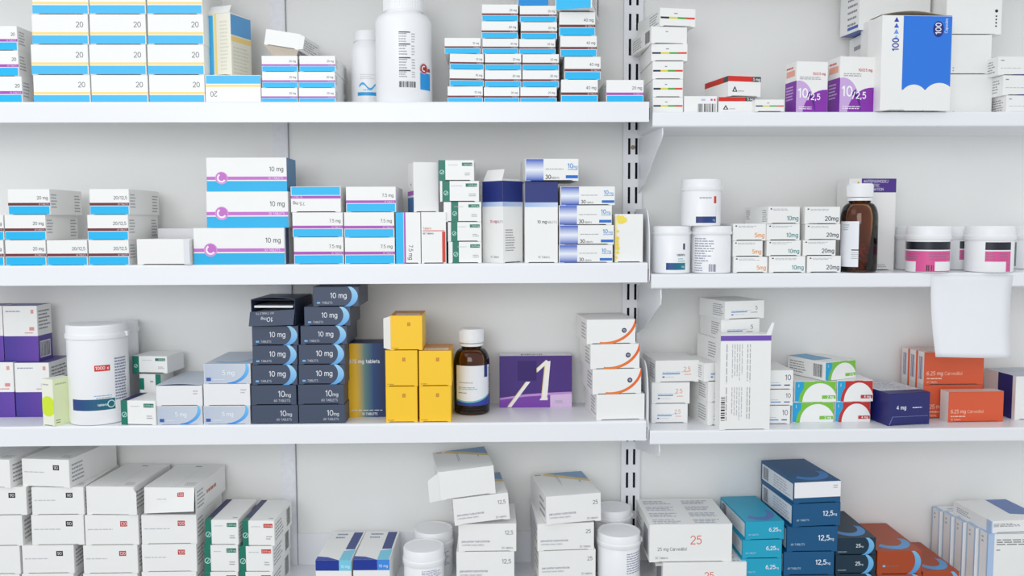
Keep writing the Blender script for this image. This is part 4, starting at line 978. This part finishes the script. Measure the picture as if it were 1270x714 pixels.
p = CPrint(rb, .5, 0, zl, -.85, x=o.location.x); p.rect(0, .1, 1, .9, (130, 150, 150)); p.small(.1, .2, .9, .8, 4, (50, 60, 80)); p.build('label_print', o)
tag(o, 'white jar with grey label cut by the right edge', 'jar', g6)
# sheet of paper taped to the shelf front
nU, nV = 8, 16; V = []; Fc = []
tl, tr = W(1155.6, 341, -.002), W(1257, 341, -.002); bl, br = W(1162.2, 443, -.02), W(1253.5, 443.6, -.012)
for j in range(nV + 1):
    t = j / nV
    for i in range(nU + 1):
        u = i / nU; bow = 4 * t * (1 - t)
        xl = tl[0] + (bl[0] - tl[0]) * t ** 1.6 - .0012 * bow; xr = tr[0] + (br[0] - tr[0]) * t - .003 * bow
        zl_ = tl[1] + (bl[1] - tl[1]) * t; zr = tr[1] + (br[1] - tr[1]) * t
        y = -.0012 - .018 * max(0, t - .2) ** 1.3 - .004 * math.sin(math.pi * u) * t
        V.append((xl + (xr - xl) * u, y, zl_ + (zr - zl_) * u))
for j in range(nV):
    for i in range(nU):
        a = j * (nU + 1) + i; Fc.append((a, a + nU + 1, a + nU + 2, a + 1))
o = mesh_obj('paper_note', V, Fc, M_PAPER, None, True); m = o.modifiers.new('thickness', 'SOLIDIFY'); m.thickness = .0003
tag(o, 'blank white sheet of paper hanging from the right shelf front', 'paper')

# ================= left bay, third shelf
Z = LZ[3]
def YB(px, py, z=None): return WZ(px, py, Z if z is None else z)[1]
g7 = 'white boxes with purple lower half'
pside = [('right', d_purpleside, {}), ('top', s_col, dict(c=(96, 84, 150)))]
yv = YB(40, 517)
zc = stack('', g7, Z, yv, [(-28, 17.6, 449, '', d_purplehalf, {}, dict(label='lower purple and white box cut by the left edge', faces=pside))], L=.12)
zd = stack('', g7, Z, yv, [(19, 62, 449.5, '', d_purplehalf, {}, dict(label='lower purple and white box behind the lime dotted box', faces=pside))], L=.12)
stack('', g7, zd, yv + .01, [(4.6, 47, 379, '', d_purplehalf, {}, dict(label='upper purple and white box with side barcode', faces=pside, L=.055))])
stack('', g7, zc, yv + .01, [(-40, 3.8, 379, '', d_purplehalf, {}, dict(label='upper purple and white box cut by the left edge', faces=pside, L=.055))])
xc, w, z1 = row_geo(50.5, 69.5, 470, .008, Z)
o = make_box('medicine_box', xc, .006, Z, w * 1.06, .042, z1 - Z, (240, 242, 226), d_limecircle, yaw=-25, faces=[('right', lambda p: (p.rect(0, 0, 1, 1, (226, 236, 190)), p.small(.1, .05, .4, .15, 2, BLK), p.small(.1, .86, .7, .94, 1, (150, 160, 120))), {})])
tag(o, 'small pale box with lime yellow dot before purple boxes', 'box')
g8 = 'large white 1000 tablet jars'
o, rb, zl, _ = jar('tablet_jar', 83.5, 157, 400.5, 417, Z, .056, .955)
p = CPrint(rb, 2.3, 0, zl, .0, x=o.location.x)
p.rect(.06, .175, .72, .305, (24, 50, 132), (10, 110, 120)); p.ring(.66, .24, .045, .011, (200, 230, 235)); p.text('tablets', .60, .225, .025, (225, 240, 245), 'r', True)
p.rect(.44, .63, .66, .70, (214, 44, 36)); p.text('1000 x', .55, .65, .035, (250, 235, 235), 'c', True)
p.small(.73, .27, .96, .78, 15, (88, 96, 140), ragged=.12, dens=.55); p.small(.42, .335, .68, .355, 1, (110, 170, 220)); p.small(.45, .31, .68, .33, 1, (120, 122, 132)); p.build('label_print', o)
tag(o, 'large white jar with red 1000 x tag and blue band', 'jar', g8)
o, rb, zl, _ = jar('tablet_jar', 133, 170.5, 397, 411, Z, .143, .955)
p = CPrint(rb, 1.2, 0, zl, .3, x=o.location.x); p.rect(.7, .48, .95, .58, (214, 54, 40)); p.build('label_print', o); tag(o, 'white jar behind the large jar with red tag', 'jar', g8)
gd = (8, 118, 98)
stack('', 'green', Z, .006, [(149, 194, 496.5, '', d_greenband, {}, dict(label='green banded box lying flat beside the large 1000 x jar', L=.075, yaw=-6, faces=[('top', lambda p: p.rect(0, 0, .22, 1, (40, 44, 100)), {})]))])
# two green banded boxes leaning on each other behind it
xa_, za_ = W(187, 494, .09)
o = make_box('medicine_box', xa_, .09, Z + .0005, .046, .05, W(185, 463, .09)[1] - Z - .002, WHITE, lambda p: (p.rect(0, .62, .22, .9, gd), p.poly([(.75, .65), (1, .5), (1, 1), (.75, 1)], gd), p.small(.5, .78, .7, .88, 1, GRY)), yaw=-8, faces=[('left', s_col, dict(c=(34, 44, 96)))])
tag(o, 'lower of two green banded boxes behind the flat one', 'box')
zz_ = W(185, 463, .09)[1]
xc, w, z1 = row_geo(163, 208.5, 441.5, .088, zz_)
o = make_box('medicine_box', xc, .088, zz_ + .001, w, .07, z1 - zz_ - .001, WHITE, d_greenband, yaw=-7, roll=0, faces=[('left', s_col, dict(c=(34, 44, 96)))])
tag(o, 'upper of two green banded boxes behind the flat one', 'box')
g9 = 'grey blue 5 mg boxes'
topg = [('top', lambda p: (p.rect(0, 0, 1, 1, (190, 200, 215)), t_slatearc(p, (130, 180, 225))), {})]
def flap_5(o, w, L, h):
    n = 8; v = []; f = []
    for i in range(n + 1):
        u = i / n; x = -w / 2 + w * u; bz = h + .0003 + .0028 * math.sin(math.pi * u)
        v += [(x, .0005, bz), (x, L * .95, h + .0002), (x, .0005, bz + .0006), (x, L * .95, h + .0008)]
    for i in range(n):
        a, b = 4 * i, 4 * i + 4
        f += [(a, a + 1, b + 1, b), (a + 2, b + 2, b + 3, a + 3), (a, b, b + 2, a + 2)]
    mesh_obj('top_flap', v, f, carton_mat((196, 205, 218)), o)
stack('pair by green banded box', g9, Z, .006, [(195, 251, 503.4, 'grey blue 5 mg box', d_fivemg, {}, {}), (193.4, 251, 478, 'grey box with white opened end', d_fivemg, dict(white=True), dict(col=(236, 236, 238), flap=flap_5, faces=topg))], L=.158)
stack('stack beside slate boxes', g9, Z, .006, [(252.4, 310.4, 503.2, 'grey blue 5 mg box', d_fivemg, {}, {}), (252.4, 310.2, 475.8, 'grey box with white opened end', d_fivemg, dict(white=True), dict(col=(236, 236, 238))), (252.6, 310.8, 451.2, 'grey blue 5 mg box', d_fivemg, {}, dict(faces=topg))], L=.158)
g10 = 'slate 10 mg boxes'
tops = [('top', t_slatearc, {})]
sk = dict(col=SLATE, L=.12)
zsl = stack('left slate stack', g10, Z, .006, [(312.2, 369.8, 502.2, '10 mg box', d_slate, dict(plain=True), {}), (311.4, 367.6, 477.4, 'dented 10 mg box', d_slate, dict(plain=True), {}), (312.4, 369, 452.4, '10 mg box', d_slate, {}, {}), (313, 369, 428.2, '10 mg box', d_slate, {}, {}), (312.4, 370, 404.2, '10 mg box', d_slate, {}, {})], common=sk, n_total=6)
stack('right slate stack', g10, Z, .006, [(370.6, 428, 501.6, '10 mg box', d_slate, dict(plain=True), {}), (369.4, 426.6, 476.6, '10 mg box', d_slate, dict(plain=True), {}), (370.2, 428, 452, '10 mg box', d_slate, {}, {}), (370.2, 428, 427, '10 mg box', d_slate, {}, {}), (372.6, 430.6, 404, '10 mg box', d_slate, {}, {}), (377.2, 434.6, 380.2, '10 mg box', d_slate, {}, {}), (388.2, 445, 355.4, '10 mg box', d_slate, {}, {})], common=dict(sk, faces=tops))
xc, w, z1 = row_geo(310.5, 366, 370, .012, zsl)
def flap_sl(o, w, L, h):
    pts = [(-w / 2 - .002, -.001, h * .52), (w / 2, -.001, h * .62), (w / 2 + .001, -.016, .002), (-w / 2 + .001, -.018, -.0005)]
    f = panel('front_flap', pts, carton_mat(SLATE), o)
    a, b, c, d = [Vector(q) for q in pts]; nrm = (b - a).cross(d - a).normalized()
    def mp(x, y, of): u, v = x / w, y / (h * .75); q = (d * (1 - u) + c * u) * (1 - v) + (a * (1 - u) + b * u) * v; return tuple(q - nrm * (of + .0001))
    p = Print(w, h * .75, mp, 180); p.text('10', .60, .45, .28, (228, 232, 238), 'r'); p.text('mg', .62, .45, .18, (228, 232, 238)); p.text('60 TABLETS', .86, .1, .13, (200, 206, 216), 'r'); p.build('flap_print', f)
    n = 10; v = []; fc = []
    for i in range(n + 1):
        u = i / n; x = -w / 2 + w * u; bz = h + .004 * math.sin(math.pi * u) ** .6
        v += [(x, 0, bz), (x, L, h + .001), (x, 0, bz + .0007), (x, L, h + .0017)]
    for i in range(n):
        a_, b_ = 4 * i, 4 * i + 4; fc += [(a_, a_ + 1, b_ + 1, b_), (a_ + 2, b_ + 2, b_ + 3, a_ + 3), (a_, b_, b_ + 2, a_ + 2)]
    mesh_obj('top_flap', v, fc, carton_mat(SLATE), o)
o = make_box('medicine_box', xc, .014, zsl + .0012, w, .12, z1 - zsl - .004, SLATE, None, yaw=-4, opened=True, flap=flap_sl)
tag(o, 'opened slate box with drooping flap, top of left slate stack', 'box', g10)
y375 = YB(455, 517)
stack('', 'blue', Z, y375, [(430, 486, 425.5, '', d_375, {}, dict(label='blue and yellow 375 mg tablets box behind yellow boxes', L=.06, col=(14, 40, 96)))])
YEL = (255, 203, 36)
ty = [('top', lambda p: (p.rect(0, 0, 1, 1, (214, 142, 50)), p.rect(.15, .1, .9, .4, (235, 225, 205)), p.small(.2, .15, .85, .36, 2, (120, 90, 60))), {})]
g11 = 'yellow boxes'
stack('left yellow stack', g11, Z, .008, [(478.4, 517.8, 479.2, 'yellow box', d_yellow, {}, {}), (477.8, 518, 434.4, 'yellow box', d_yellow, {}, {}), (484.2, 523.8, 391, 'yellow box with open side flap', d_yellow, {}, dict(faces=ty, flap=lambda o, w, L, h: panel('side_flap', [(-w / 2 - .014, .006, .004), (-w / 2, .0005, .001), (-w / 2, .0005, h - .001), (-w / 2 - .014, .006, h - .006)], carton_mat((238, 236, 230)), o)))], common=dict(col=YEL), L=.09)
stack('yellow pair beside amber bottle', g11, Z, .008, [(520, 559.4, 478.6, 'yellow box', d_yellow, {}, {}), (519.4, 560, 434.6, 'yellow box', d_yellow, {}, dict(faces=ty))], common=dict(col=YEL), L=.09)
Y_ = YB(585, 515) + .032
o, r, zs, xc = amber(563, 607.4, 569.2, 599, 407, 427.4, 431.5, 449, Z, Y_, 'amber bottle with blue and white label beside yellow boxes')
p = CPrint(r + .0002, 2.2, .020, zs - .002, .12, x=o.location.x); p.rect(0, 0, 1, 1, (236, 239, 244)); p.band(lambda t: (t, .12 - .10 * math.sin(2.2 * t) + .22 * t * t), lambda t: (t, 0.0), 0, 1, (40, 62, 160), n=44)
p.band(lambda t: (t, .16 - .10 * math.sin(2.2 * t) + .22 * t * t), lambda t: (t, .12 - .10 * math.sin(2.2 * t) + .22 * t * t), 0, 1, (110, 190, 190), n=44)
p.rect(.78, .70, .90, 1, (36, 52, 130)); p.small(.93, .1, .99, .95, 14, (90, 96, 120)); p.small(.1, .56, .6, .60, 1, (90, 92, 104)); p.small(.08, .40, .62, .48, 2, (120, 180, 180)); p.small(.08, .30, .4, .35, 1, (60, 62, 80)); p.build('label', o)
tablets(xc, Y_, Z, r, .022, 'orange tablets in the blue labelled amber bottle')
yp = YB(665, 505)
stack('', 'A', Z, yp, [(619.5, 709.4, 441, '', d_purpleA, {}, dict(label='purple box with large white stroke like letter A', L=.05, col=(70, 40, 125), faces=[('top', lambda p: (p.rect(0, 0, 1, 1, (226, 224, 232)), p.barcode(.3, .2, .6, .6)), {})]))])
g12 = 'white boxes with orange arc'
stack('orange arc stack', g12, Z, YB(770, 520.5), [(739.4, 800, 488.6, 'blank white box', d_orangearc, dict(blank=True), {}), (734.6, 795.8, 457.4, 'orange arc box', d_orangearc, {}, {}), (732, 793.8, 426.4, 'orange arc box', d_orangearc, {}, {}), (727.4, 788.8, 396, 'orange arc box', d_orangearc, {}, dict(faces=[('top', t_edge, {}), ('left', s_lines, {})]))], common=dict(yaw=4, faces=[('left', s_lines, {})]), L=.125)

# ================= right bay, third shelf
Z = RZ[3]
g13 = 'white boxes with blue bar'
OR2 = (228, 140, 108)
yy = YB(830, 524.5)
lf = [('left', s_lines, dict(n=6))]
stack('stack at the left end of third right shelf', g13, Z, yy, [(807.8, 853, 500.6, 'white 2.5 box', d_strip, {}, {}), (808.2, 855.6, 474, 'white 2.5 box', d_strip, {}, {}), (812.4, 867.5, 446.6, 'white 2.5 box', d_strip, {}, dict(yaw=4, faces=lf))], L=.10)
yy2 = .045
s5 = dict(t='5', col=(80, 84, 110))
stack('tall stack behind purple lined box', g13, Z, yy2, [(876.5, 928, 498, 'white box', d_strip, s5, {}), (877, 929, 472.4, 'white box', d_strip, s5, {}), (872, 926, 449.2, 'white box', d_strip, s5, {}), (889, 940, 420, 'white box', d_strip, s5, {}), (893, 943.4, 395.4, 'white 5 box', d_strip, s5, {}), (897, 950.4, 372.8, 'white 5 box', d_strip, s5, dict(yaw=16))], common=dict(yaw=10, faces=lf), L=.10)
def flap_tall(o, w, L, h):
    panel('flap', [(w / 2 - .010, .001, h), (w / 2, .001, h), (w / 2 + .006, .002, h + .022), (w / 2 + .001, .002, h + .023)], carton_mat(), o)
xc, w, z1 = row_geo(892.5, 955.2, 414.5, .004, Z)
o = make_box('medicine_box', xc, .001, Z, w, .035, z1 - Z, WHITE, d_vlines, yaw=1, flap=flap_tall)
tag(o, 'tall white box with purple line and sideways text', 'box')
stack('stack beside green arc boxes', g13, Z, .045, [(942, 980, 503, 'white 10 box', d_ten, {}, {}), (944, 983.6, 483, 'white 10 box', d_ten, {}, {}), (944, 984, 459, 'white 10 box', d_ten, {}, {})], L=.1)
GRN, RED = (122, 196, 60), (196, 44, 40)
yy3 = YB(1010, 523.5)
g14 = 'boxes with white arc'
za = stack('green stack', g14, Z, yy3, [(982, 1034, 498.2, 'green arc 2 mg box', d_arc, dict(col=GRN), {}), (985.4, 1037.2, 472.4, 'green arc 2 mg box', d_arc, dict(col=GRN), {})], L=.11, n_total=3)
zb_ = stack('red arc pair', g14, Z, yy3, [(1035.4, 1079.4, 497.6, 'red arc 4 mg box', d_arc, dict(col=RED, t='4 mg'), {}), (1038.2, 1082.8, 471.6, 'red arc 4 mg box', d_arc, dict(col=RED, t='4 mg'), {})], L=.11)
xc, w, z1 = row_geo(1020, 1066, 448, yy3 + .01, max(za, zb_), 24)
o = make_box('medicine_box', xc, yy3 + .012, max(za, zb_) + .0003, w, .105, z1 - max(za, zb_), WHITE, d_arc, dict(col=GRN), yaw=24, faces=[('left', s_bars, {}), ('top', lambda p: p.rect(0, .3, .6, 1, (90, 160, 200)), {})])
tag(o, 'turned green arc box lying atop green and red arc boxes', 'box', g14)
NV = (28, 32, 106)
xc, w, z1 = row_geo(1100, 1155.4, 487, YB(1125, 527), Z, 9)
o = make_box('medicine_box', xc, YB(1125, 527), Z, w, .12, z1 - Z, NV, d_navy4, yaw=9, faces=[('top', lambda p: (p.rect(0, .25, 1, 1, (222, 222, 228)), p.small(.1, .35, .9, .9, 8, (110, 112, 130))), {})])
tag(o, 'dark navy 4 mg box in front of the orange boxes', 'box')
ORG = (222, 92, 52)
g15 = 'orange 6.25 mg boxes'
endf = lambda: [('left', lambda p: (p.rect(0, 0, 1, 1, (238, 234, 230)), p.rect(.25, .15, .75, .85, (120, 120, 160)), p.rect(.35, .15, .42, .85, (238, 234, 230)), p.rect(.58, .15, .64, .85, (238, 234, 230))), {}), ('top', lambda p: (p.rect(0, 0, 1, 1, (226, 206, 196)), p.small(.1, .3, .9, .8, 1, (190, 150, 130))), {})]
yo = YB(1190, 523.3)
stack('', g15, Z, yo, [(1175.5, 1245.2, 485.5, '', d_orange625, {}, dict(label='front orange 6.25 mg box lying nearest the shelf edge', col=ORG, L=.030, yaw=1.5, faces=[('left', lambda p: p.rect(0, 0, 1, 1, (244, 240, 236)), {}), ('top', lambda p: p.rect(0, 0, 1, 1, (226, 206, 196)), {})]))])
step = .0270; pos = ['first', 'second', 'third', 'fourth']
ztop = None
for k in range(4):
    y0 = yo + .034 + k * step
    if y0 + .027 > WALL: break
    q = 1145.5 if k else 1145.5
    xw0 = W(1145.5, 470, yo + .034)[0]; xw1 = W(1219.6, 470, yo + .034)[0]
    sx_ = -.0035 * k
    zl1 = W(1180, 477, yo + .034)[1]; zl2 = W(1180, 436.5, yo + .034)[1]
    for lev, (za_, zb2) in enumerate(((Z, zl1), (zl1, zl2))):
        o = make_box('medicine_box', (xw0 + xw1) / 2 + sx_, y0, za_ + .0002, xw1 - xw0, .0264, zb2 - za_ - .0004, ORG, d_orange625 if k == 0 else None, yaw=0, faces=endf())
        tag(o, 'orange 6.25 mg box, %s row, %s from the front' % (('lower', 'upper')[lev], pos[k]), 'box', g15)
xc, w, z1 = row_geo(1258, 1318, 466, YB(1265, 520), Z)
yb_ = YB(1265, 520)
o = make_box('medicine_box', xc, yb_, Z, w, .10, z1 - Z, WHITE, None, yaw=4, faces=[('left', lambda p: (p.rect(.45, 0, .9, 1, (36, 40, 120)),), {}), ('top', lambda p: (p.rect(0, 0, 1, 1, (196, 202, 212)), p.small(.1, .5, .9, .95, 4, (150, 155, 170))), {})])
tag(o, 'white box with navy band cut by right edge, third shelf', 'box')

# ================= left bay, lowest shelf
Z = LZ[4]
g16 = 'white boxes with small number tag'
tw = [('top', t_white, {}), ('right', s_lines, dict(u0=.05, u1=.3))]
RD = (196, 40, 44)
Y4 = .012
stack('stack cut by the lower left edge', g16, Z, Y4, [(-40, 25, 677, 'white box', d_tag, dict(t=''), dict(ybot=712)), (-37, 28, 639, 'white box', d_tag, dict(t=''), {}), (-32, 33, 604, 'white 90 box', d_tag, {}, {}), (-50, 15, 569, 'white 90 box', d_tag, {}, dict(yaw=-8, faces=tw))], L=.158, fill=1, common=dict(faces=tw))
stack('left stack of black 90 tags', g16, Z, Y4, [(27.6, 92, 676, 'white 90 box', d_tag, {}, dict(ybot=711)), (39, 104.2, 638.4, 'white 90 box', d_tag, {}, {}), (39.2, 104, 604, 'white 90 box', d_tag, {}, {}), (24.8, 88.2, 569.2, 'turned white 90 box', d_tag, {}, dict(yaw=-8, L=.158))], L=.158, fill=1, common=dict(faces=tw))
def flap_r(o, w, L, h):
    panel('flap', [(w / 2 - .012, -.0006, .001), (w / 2 + .006, -.004, .003), (w / 2 + .006, -.004, h * .8), (w / 2 - .004, -.0006, h)], carton_mat(), o)
stack('middle stack of red 120 tags', g16, Z, Y4, [(103.4, 171, 676, 'white 120 box', d_tag, dict(t='120', col=RD), dict(ybot=711)), (105.4, 172, 638.6, 'white 120 box', d_tag, dict(t='120', col=RD), {}), (106, 168, 603.2, 'blank white box with loose flap', d_tag, dict(t='', sub=False), dict(flap=flap_r, yaw=-4))], L=.158, fill=1, common=dict(faces=tw))
def flap_lift(o, w, L, h):
    pts = [(-w / 2 + .001, -.0045, .004), (w / 2 - .001, -.0075, .0095), (w / 2 - .001, -.0008, h), (-w / 2 + .001, -.0008, h)]
    f = panel('front_flap', pts, carton_mat(), o)
    d, c, b_, a_ = [Vector(q) for q in pts]; nrm = (c - d).cross(a_ - d).normalized()
    def mp(x, y, of):
        u, v = x / w, y / h; return tuple((d * (1 - u) + c * u) * (1 - v) + (a_ * (1 - u) + b_ * u) * v - nrm * (of - .0) * (1 if nrm.y > 0 else -1))
    p = Print(w, h, mp); d_tag(p, t='120', col=RD); p.build('flap_print', f)
z3 = stack('stack beside green banded boxes', g16, Z, Y4, [(176, 244, 674.6, 'white 120 box', d_tag, dict(t='120', col=RD), dict(ybot=709)), (175.4, 244, 638.2, 'white 120 box', d_tag, dict(t='120', col=RD), {}), (178.4, 243.4, 604, 'white 120 box with lifted flap', d_tag, dict(t='120', col=RD), dict(yaw=-3, opened=True, flap=flap_lift, faces=tw + [('right', lambda p: p.small(.35, .4, .8, .7, 1, (190, 110, 90)), {})]))], L=.158, fill=1, common=dict(faces=tw))
tg = [('top', t_green, {}), ('right', s_bars, {})]
g17 = 'white boxes with green band on lowest shelf'
stack('stack nearest the 120 boxes', g17, Z, .012, [(253, 295.6, 709, 'green banded box', d_greenband, {}, dict(ybot=740)), (253.2, 295.6, 675.6, 'green banded box', d_greenband, {}, {}), (254.2, 295.8, 644.4, 'green banded box', d_greenband, {}, {})], L=.125, fill=1, common=dict(faces=tg, yaw=-1.5))
stack('red tagged stack', g17, Z, .012, [(296.6, 338.6, 709, 'green banded box', d_greenband, dict(tagcol=(206, 50, 40)), dict(ybot=740)), (297, 338.8, 677, 'green banded box', d_greenband, dict(tagcol=(206, 50, 40)), {}), (300.4, 340.6, 645.4, 'green banded box', d_greenband, dict(tagcol=(206, 50, 40)), {})], L=.125, fill=1, common=dict(faces=tg, yaw=-2))
tb = [('top', t_bluebox, {})]
g18 = 'white boxes with blue edge band'
stack('lower left', g18, Z, .012, [(391.4, 436, 694.5, '', d_bluetop, {}, dict(label='left of two white boxes with pale blue and navy band', faces=tb, yaw=-2))], L=.158)
stack('lower right', g18, Z, .012, [(438, 483.6, 693.8, '', d_bluetop, dict(c=(60, 140, 226)), dict(label='right of two white boxes with bright blue band', faces=tb, yaw=-1))], L=.158)
def tubjar(x0, x1, yt, ylid, Y, label, ang=.4, tab=False, text=True):
    o, rb, zl, _ = jar('tablet_jar', x0, x1, yt, ylid, Z, Y, .95, tab)
    if text:
        p = CPrint(rb, 1.3, 0, zl, ang, x=o.location.x); p.small(.1, .45, .95, .92, 9, (90, 96, 140)); p.build('label_print', o)
    tag(o, label, 'jar', 'plain white jars on the lowest shelf')
tubjar(499.5, 552, 676, 695, .045, 'front plain white jar beside the blue banded boxes')
tubjar(513, 562.6, 654, 674, .125, 'rear plain white jar beside the blue banded boxes')
tubjar(740, 795, 657, 672, .045, 'front plain white jar beside 25 paroxetine boxes', .9, True)
tubjar(737, 783.5, 628, 642, .130, 'rear plain white jar beside 25 paroxetine boxes', .9, True, False)
g19 = 'white paroxetine boxes'
tpx = [('top', t_parox, {}), ('left', s_lines, dict(n=3, u0=.6))]
z5 = stack('leaning paroxetine stack', g19, Z, .015, [(566, 638, 684, 'paroxetine box', d_parox, {}, dict(ybot=722)), (568.4, 640.6, 649.4, 'paroxetine box', d_parox, {}, dict(faces=[('right', lambda p: (p.rect(0, 0, 1, .6, (228, 190, 110)), p.rect(.3, 0, 1, 1, (60, 90, 150))), {})]))], L=.12, fill=1, common=dict(faces=tpx))
xc, w, z1 = row_geo(564, 633, 615.5, .012, z5)
hb = W(600, 612, .012)[1] - W(600, 645, .012)[1]
xl5, zl5 = xc, z5 + .0047
o = make_box('medicine_box', xc, .010, zl5, w, .140, hb, WHITE, d_parox, yaw=6, roll=-4.5, faces=tpx); tag(o, 'tilted 12,5 paroxetine box under the opened one', 'box', g19)
xc, w, z1 = row_geo(546, 615.5, 579, .012, z5)
def flap_px(o, w, L, h):
    panel('side_flap', [(-w / 2 - .021, -.006, .001), (-w / 2, -.0004, .001), (-w / 2, -.0004, h - .001), (-w / 2 - .021, -.006, h - .012)], carton_mat(), o)
zu5 = zl5 + hb / math.cos(R(4.5)) + (xc - xl5) * math.tan(R(4.5)) + .0012
o = make_box('medicine_box', xc, .006, zu5, w, .145, W(580, 579, .006)[1] - W(580, 614, .006)[1], WHITE, None, yaw=8, roll=-4.5, faces=tpx, flap=flap_px); tag(o, 'opened blank ended box, topmost of the leaning paroxetine stack', 'box', g19)
z6 = stack('paroxetine stack before white jars', g19, Z, .015, [(668, 739, 682.4, '25 paroxetine box', d_parox, dict(t='25'), dict(ybot=716)), (666.4, 737, 648.6, '25 paroxetine box', d_parox, dict(t='25'), {})], L=.158, fill=1, common=dict(faces=tpx, yaw=3))
xc, w, z1 = row_geo(677, 746.8, 613.4, .012, z6)
o = make_box('medicine_box', xc, .012, z6 + .0012, w, .150, z1 - z6 - .001, WHITE, d_parox, dict(t='25'), yaw=9, roll=-1.0, faces=tpx); tag(o, 'turned 25 paroxetine box, top of the 25 stack', 'box', g19)

# ================= right bay, lowest shelf
Z = RZ[4]
tc_ = [('top', t_carv, {}), ('left', lambda p: (p.rect(.6, .1, .9, .8, (150, 152, 160)), p.small(.1, .1, .5, .8, 5, (150, 152, 160))), {})]
stack('stack of 25 mg Carvedilol', 'large white Carvedilol boxes', Z, .008, [(822, 926, 697.5, 'wide box', d_carv25, {}, dict(ybot=742, dy=-.004, flap=lambda o, w, L, h: panel('torn_flap', [(-w / 2 - .014, .002, h - .006), (-w / 2 + .030, -.0004, h - .003), (-w / 2 + .028, .06, h + .0002), (-w / 2 - .012, .07, h - .001)], carton_mat(), o))), (805.4, 908, 650, 'wide box', d_carv25, {}, {})], L=.158, fill=1, common=dict(faces=tc_))
TEAL = (24, 166, 200)
sd = lambda c, ring=(90, 120, 190): [('top', lambda p: t_slatearc(p, ring), {}), ('left', lambda p: (p.rect(.04, .12, .96, .88, (222, 226, 232)), p.small(.4, .2, .9, .8, 5, (140, 146, 160)), p.barcode(.08, .2, .24, .8)), {})]
stack('teal stack', 'teal 6,25 boxes', Z, .012, [(919.4, 969.6, 692.4, '6,25 box', d_mgbox, dict(t='6,25'), dict(ybot=716)), (921, 969.8, 669.2, '6,25 box', d_mgbox, dict(t='6,25'), {}), (924.4, 973, 646.6, '6,25 box', d_mgbox, dict(t='6,25'), dict(yaw=3))], L=.158, fill=1, common=dict(col=TEAL, faces=sd(TEAL)))
B12 = (0, 84, 132)
stack('blue stack', 'blue 12,5 boxes', Z, .010, [(972, 1034.6, 684, '12,5 box', d_mgbox, {}, dict(ybot=713)), (976, 1038.8, 652.8, '12,5 box', d_mgbox, {}, {}), (982.4, 1043.6, 623.8, '12,5 box', d_mgbox, {}, dict(yaw=5)), (984, 1044, 596.6, 'opened box with white end', d_whiteend, {}, dict(yaw=6, L=.158))], L=.158, fill=1, common=dict(col=B12, faces=sd(B12, (50, 130, 200))))
DT = (6, 44, 64)
stack('dark teal stack', 'dark teal 25 boxes', Z, .016, [(1036, 1085.6, 688, '25 box', d_cres25, {}, dict(ybot=711)), (1036, 1086.4, 666.6, '25 box', d_cres25, {}, {})], L=.158, fill=1, common=dict(col=DT, faces=[('top', lambda p: t_slatearc(p, (70, 150, 215)), {})]))
BR = (170, 68, 26)
tbz = [('top', lambda p: t_slatearc(p, (90, 160, 215)), {}), ('left', lambda p: p.rect(.05, .1, .95, .9, (235, 228, 222)), {})]
stack('brown stack beside dark teal boxes', 'orange brown boxes', Z, .016, [(1088, 1143.4, 683, 'orange brown box', d_brown, {}, dict(ybot=712))], L=.158, fill=1, common=dict(col=BR, faces=tbz))
stack('low brown stack', 'orange brown boxes', Z, .016, [(1144.2, 1189.6, 708.6, 'orange brown box', d_brown, {}, dict(ybot=737))], L=.158, fill=1, common=dict(col=BR, faces=tbz))
# upright white and blue boxes one behind the other
lb = (176, 200, 232)
fdi = lambda: [('left', lambda p: (p.rect(.86, 0, 1, 1, lb), p.rect(0, 0, .14, 1, lb), p.small(.3, .8, .5, .95, 2, GRY)), {}), ('top', lambda p: (p.rect(0, 0, .08, 1, lb), p.rect(0, 0, 1, .12, lb), p.small(.2, .3, .9, .7, 1, (190, 196, 206))), {})]
zt5 = None
for k in range(5):
    y0 = .004 + k * .034
    xa, xb_ = W(1224.5, 700, .004)[0], W(1300, 700, .004)[0]; z1 = W(1250, 662, .004)[1]
    o = make_box('medicine_box', (xa + xb_) / 2 - .0065 * k, y0, Z, xb_ - xa, .0325, z1 - Z, WHITE, d_diclo if k == 0 else None, faces=fdi())
    tag(o, 'upright white box with pale blue edges, %s from the front at lower right' % ['nearest', 'second', 'third', 'fourth', 'fifth'][k], 'box', 'upright white and blue boxes'); zt5 = z1
xc, w, z1 = row_geo(1228, 1300, 645, .012, zt5)
o = make_box('medicine_box', xc, .012, zt5 + .0002, w, .125, z1 - zt5, WHITE, lambda p: (p.rect(0, 0, .02, 1, lb), p.small(.04, .5, .55, .8, 3, BLK)), yaw=4, faces=[('left', lambda p: (p.rect(.88, 0, 1, 1, lb), p.small(.1, .2, .5, .7, 3, GRY)), {}), ('top', lambda p: p.poly([(.55, .3), (1, .2), (1, 1), (.6, 1)], (90, 120, 180)), {})])
tag(o, 'white box lying flat on the upright boxes, lower right', 'box', 'upright white and blue boxes')
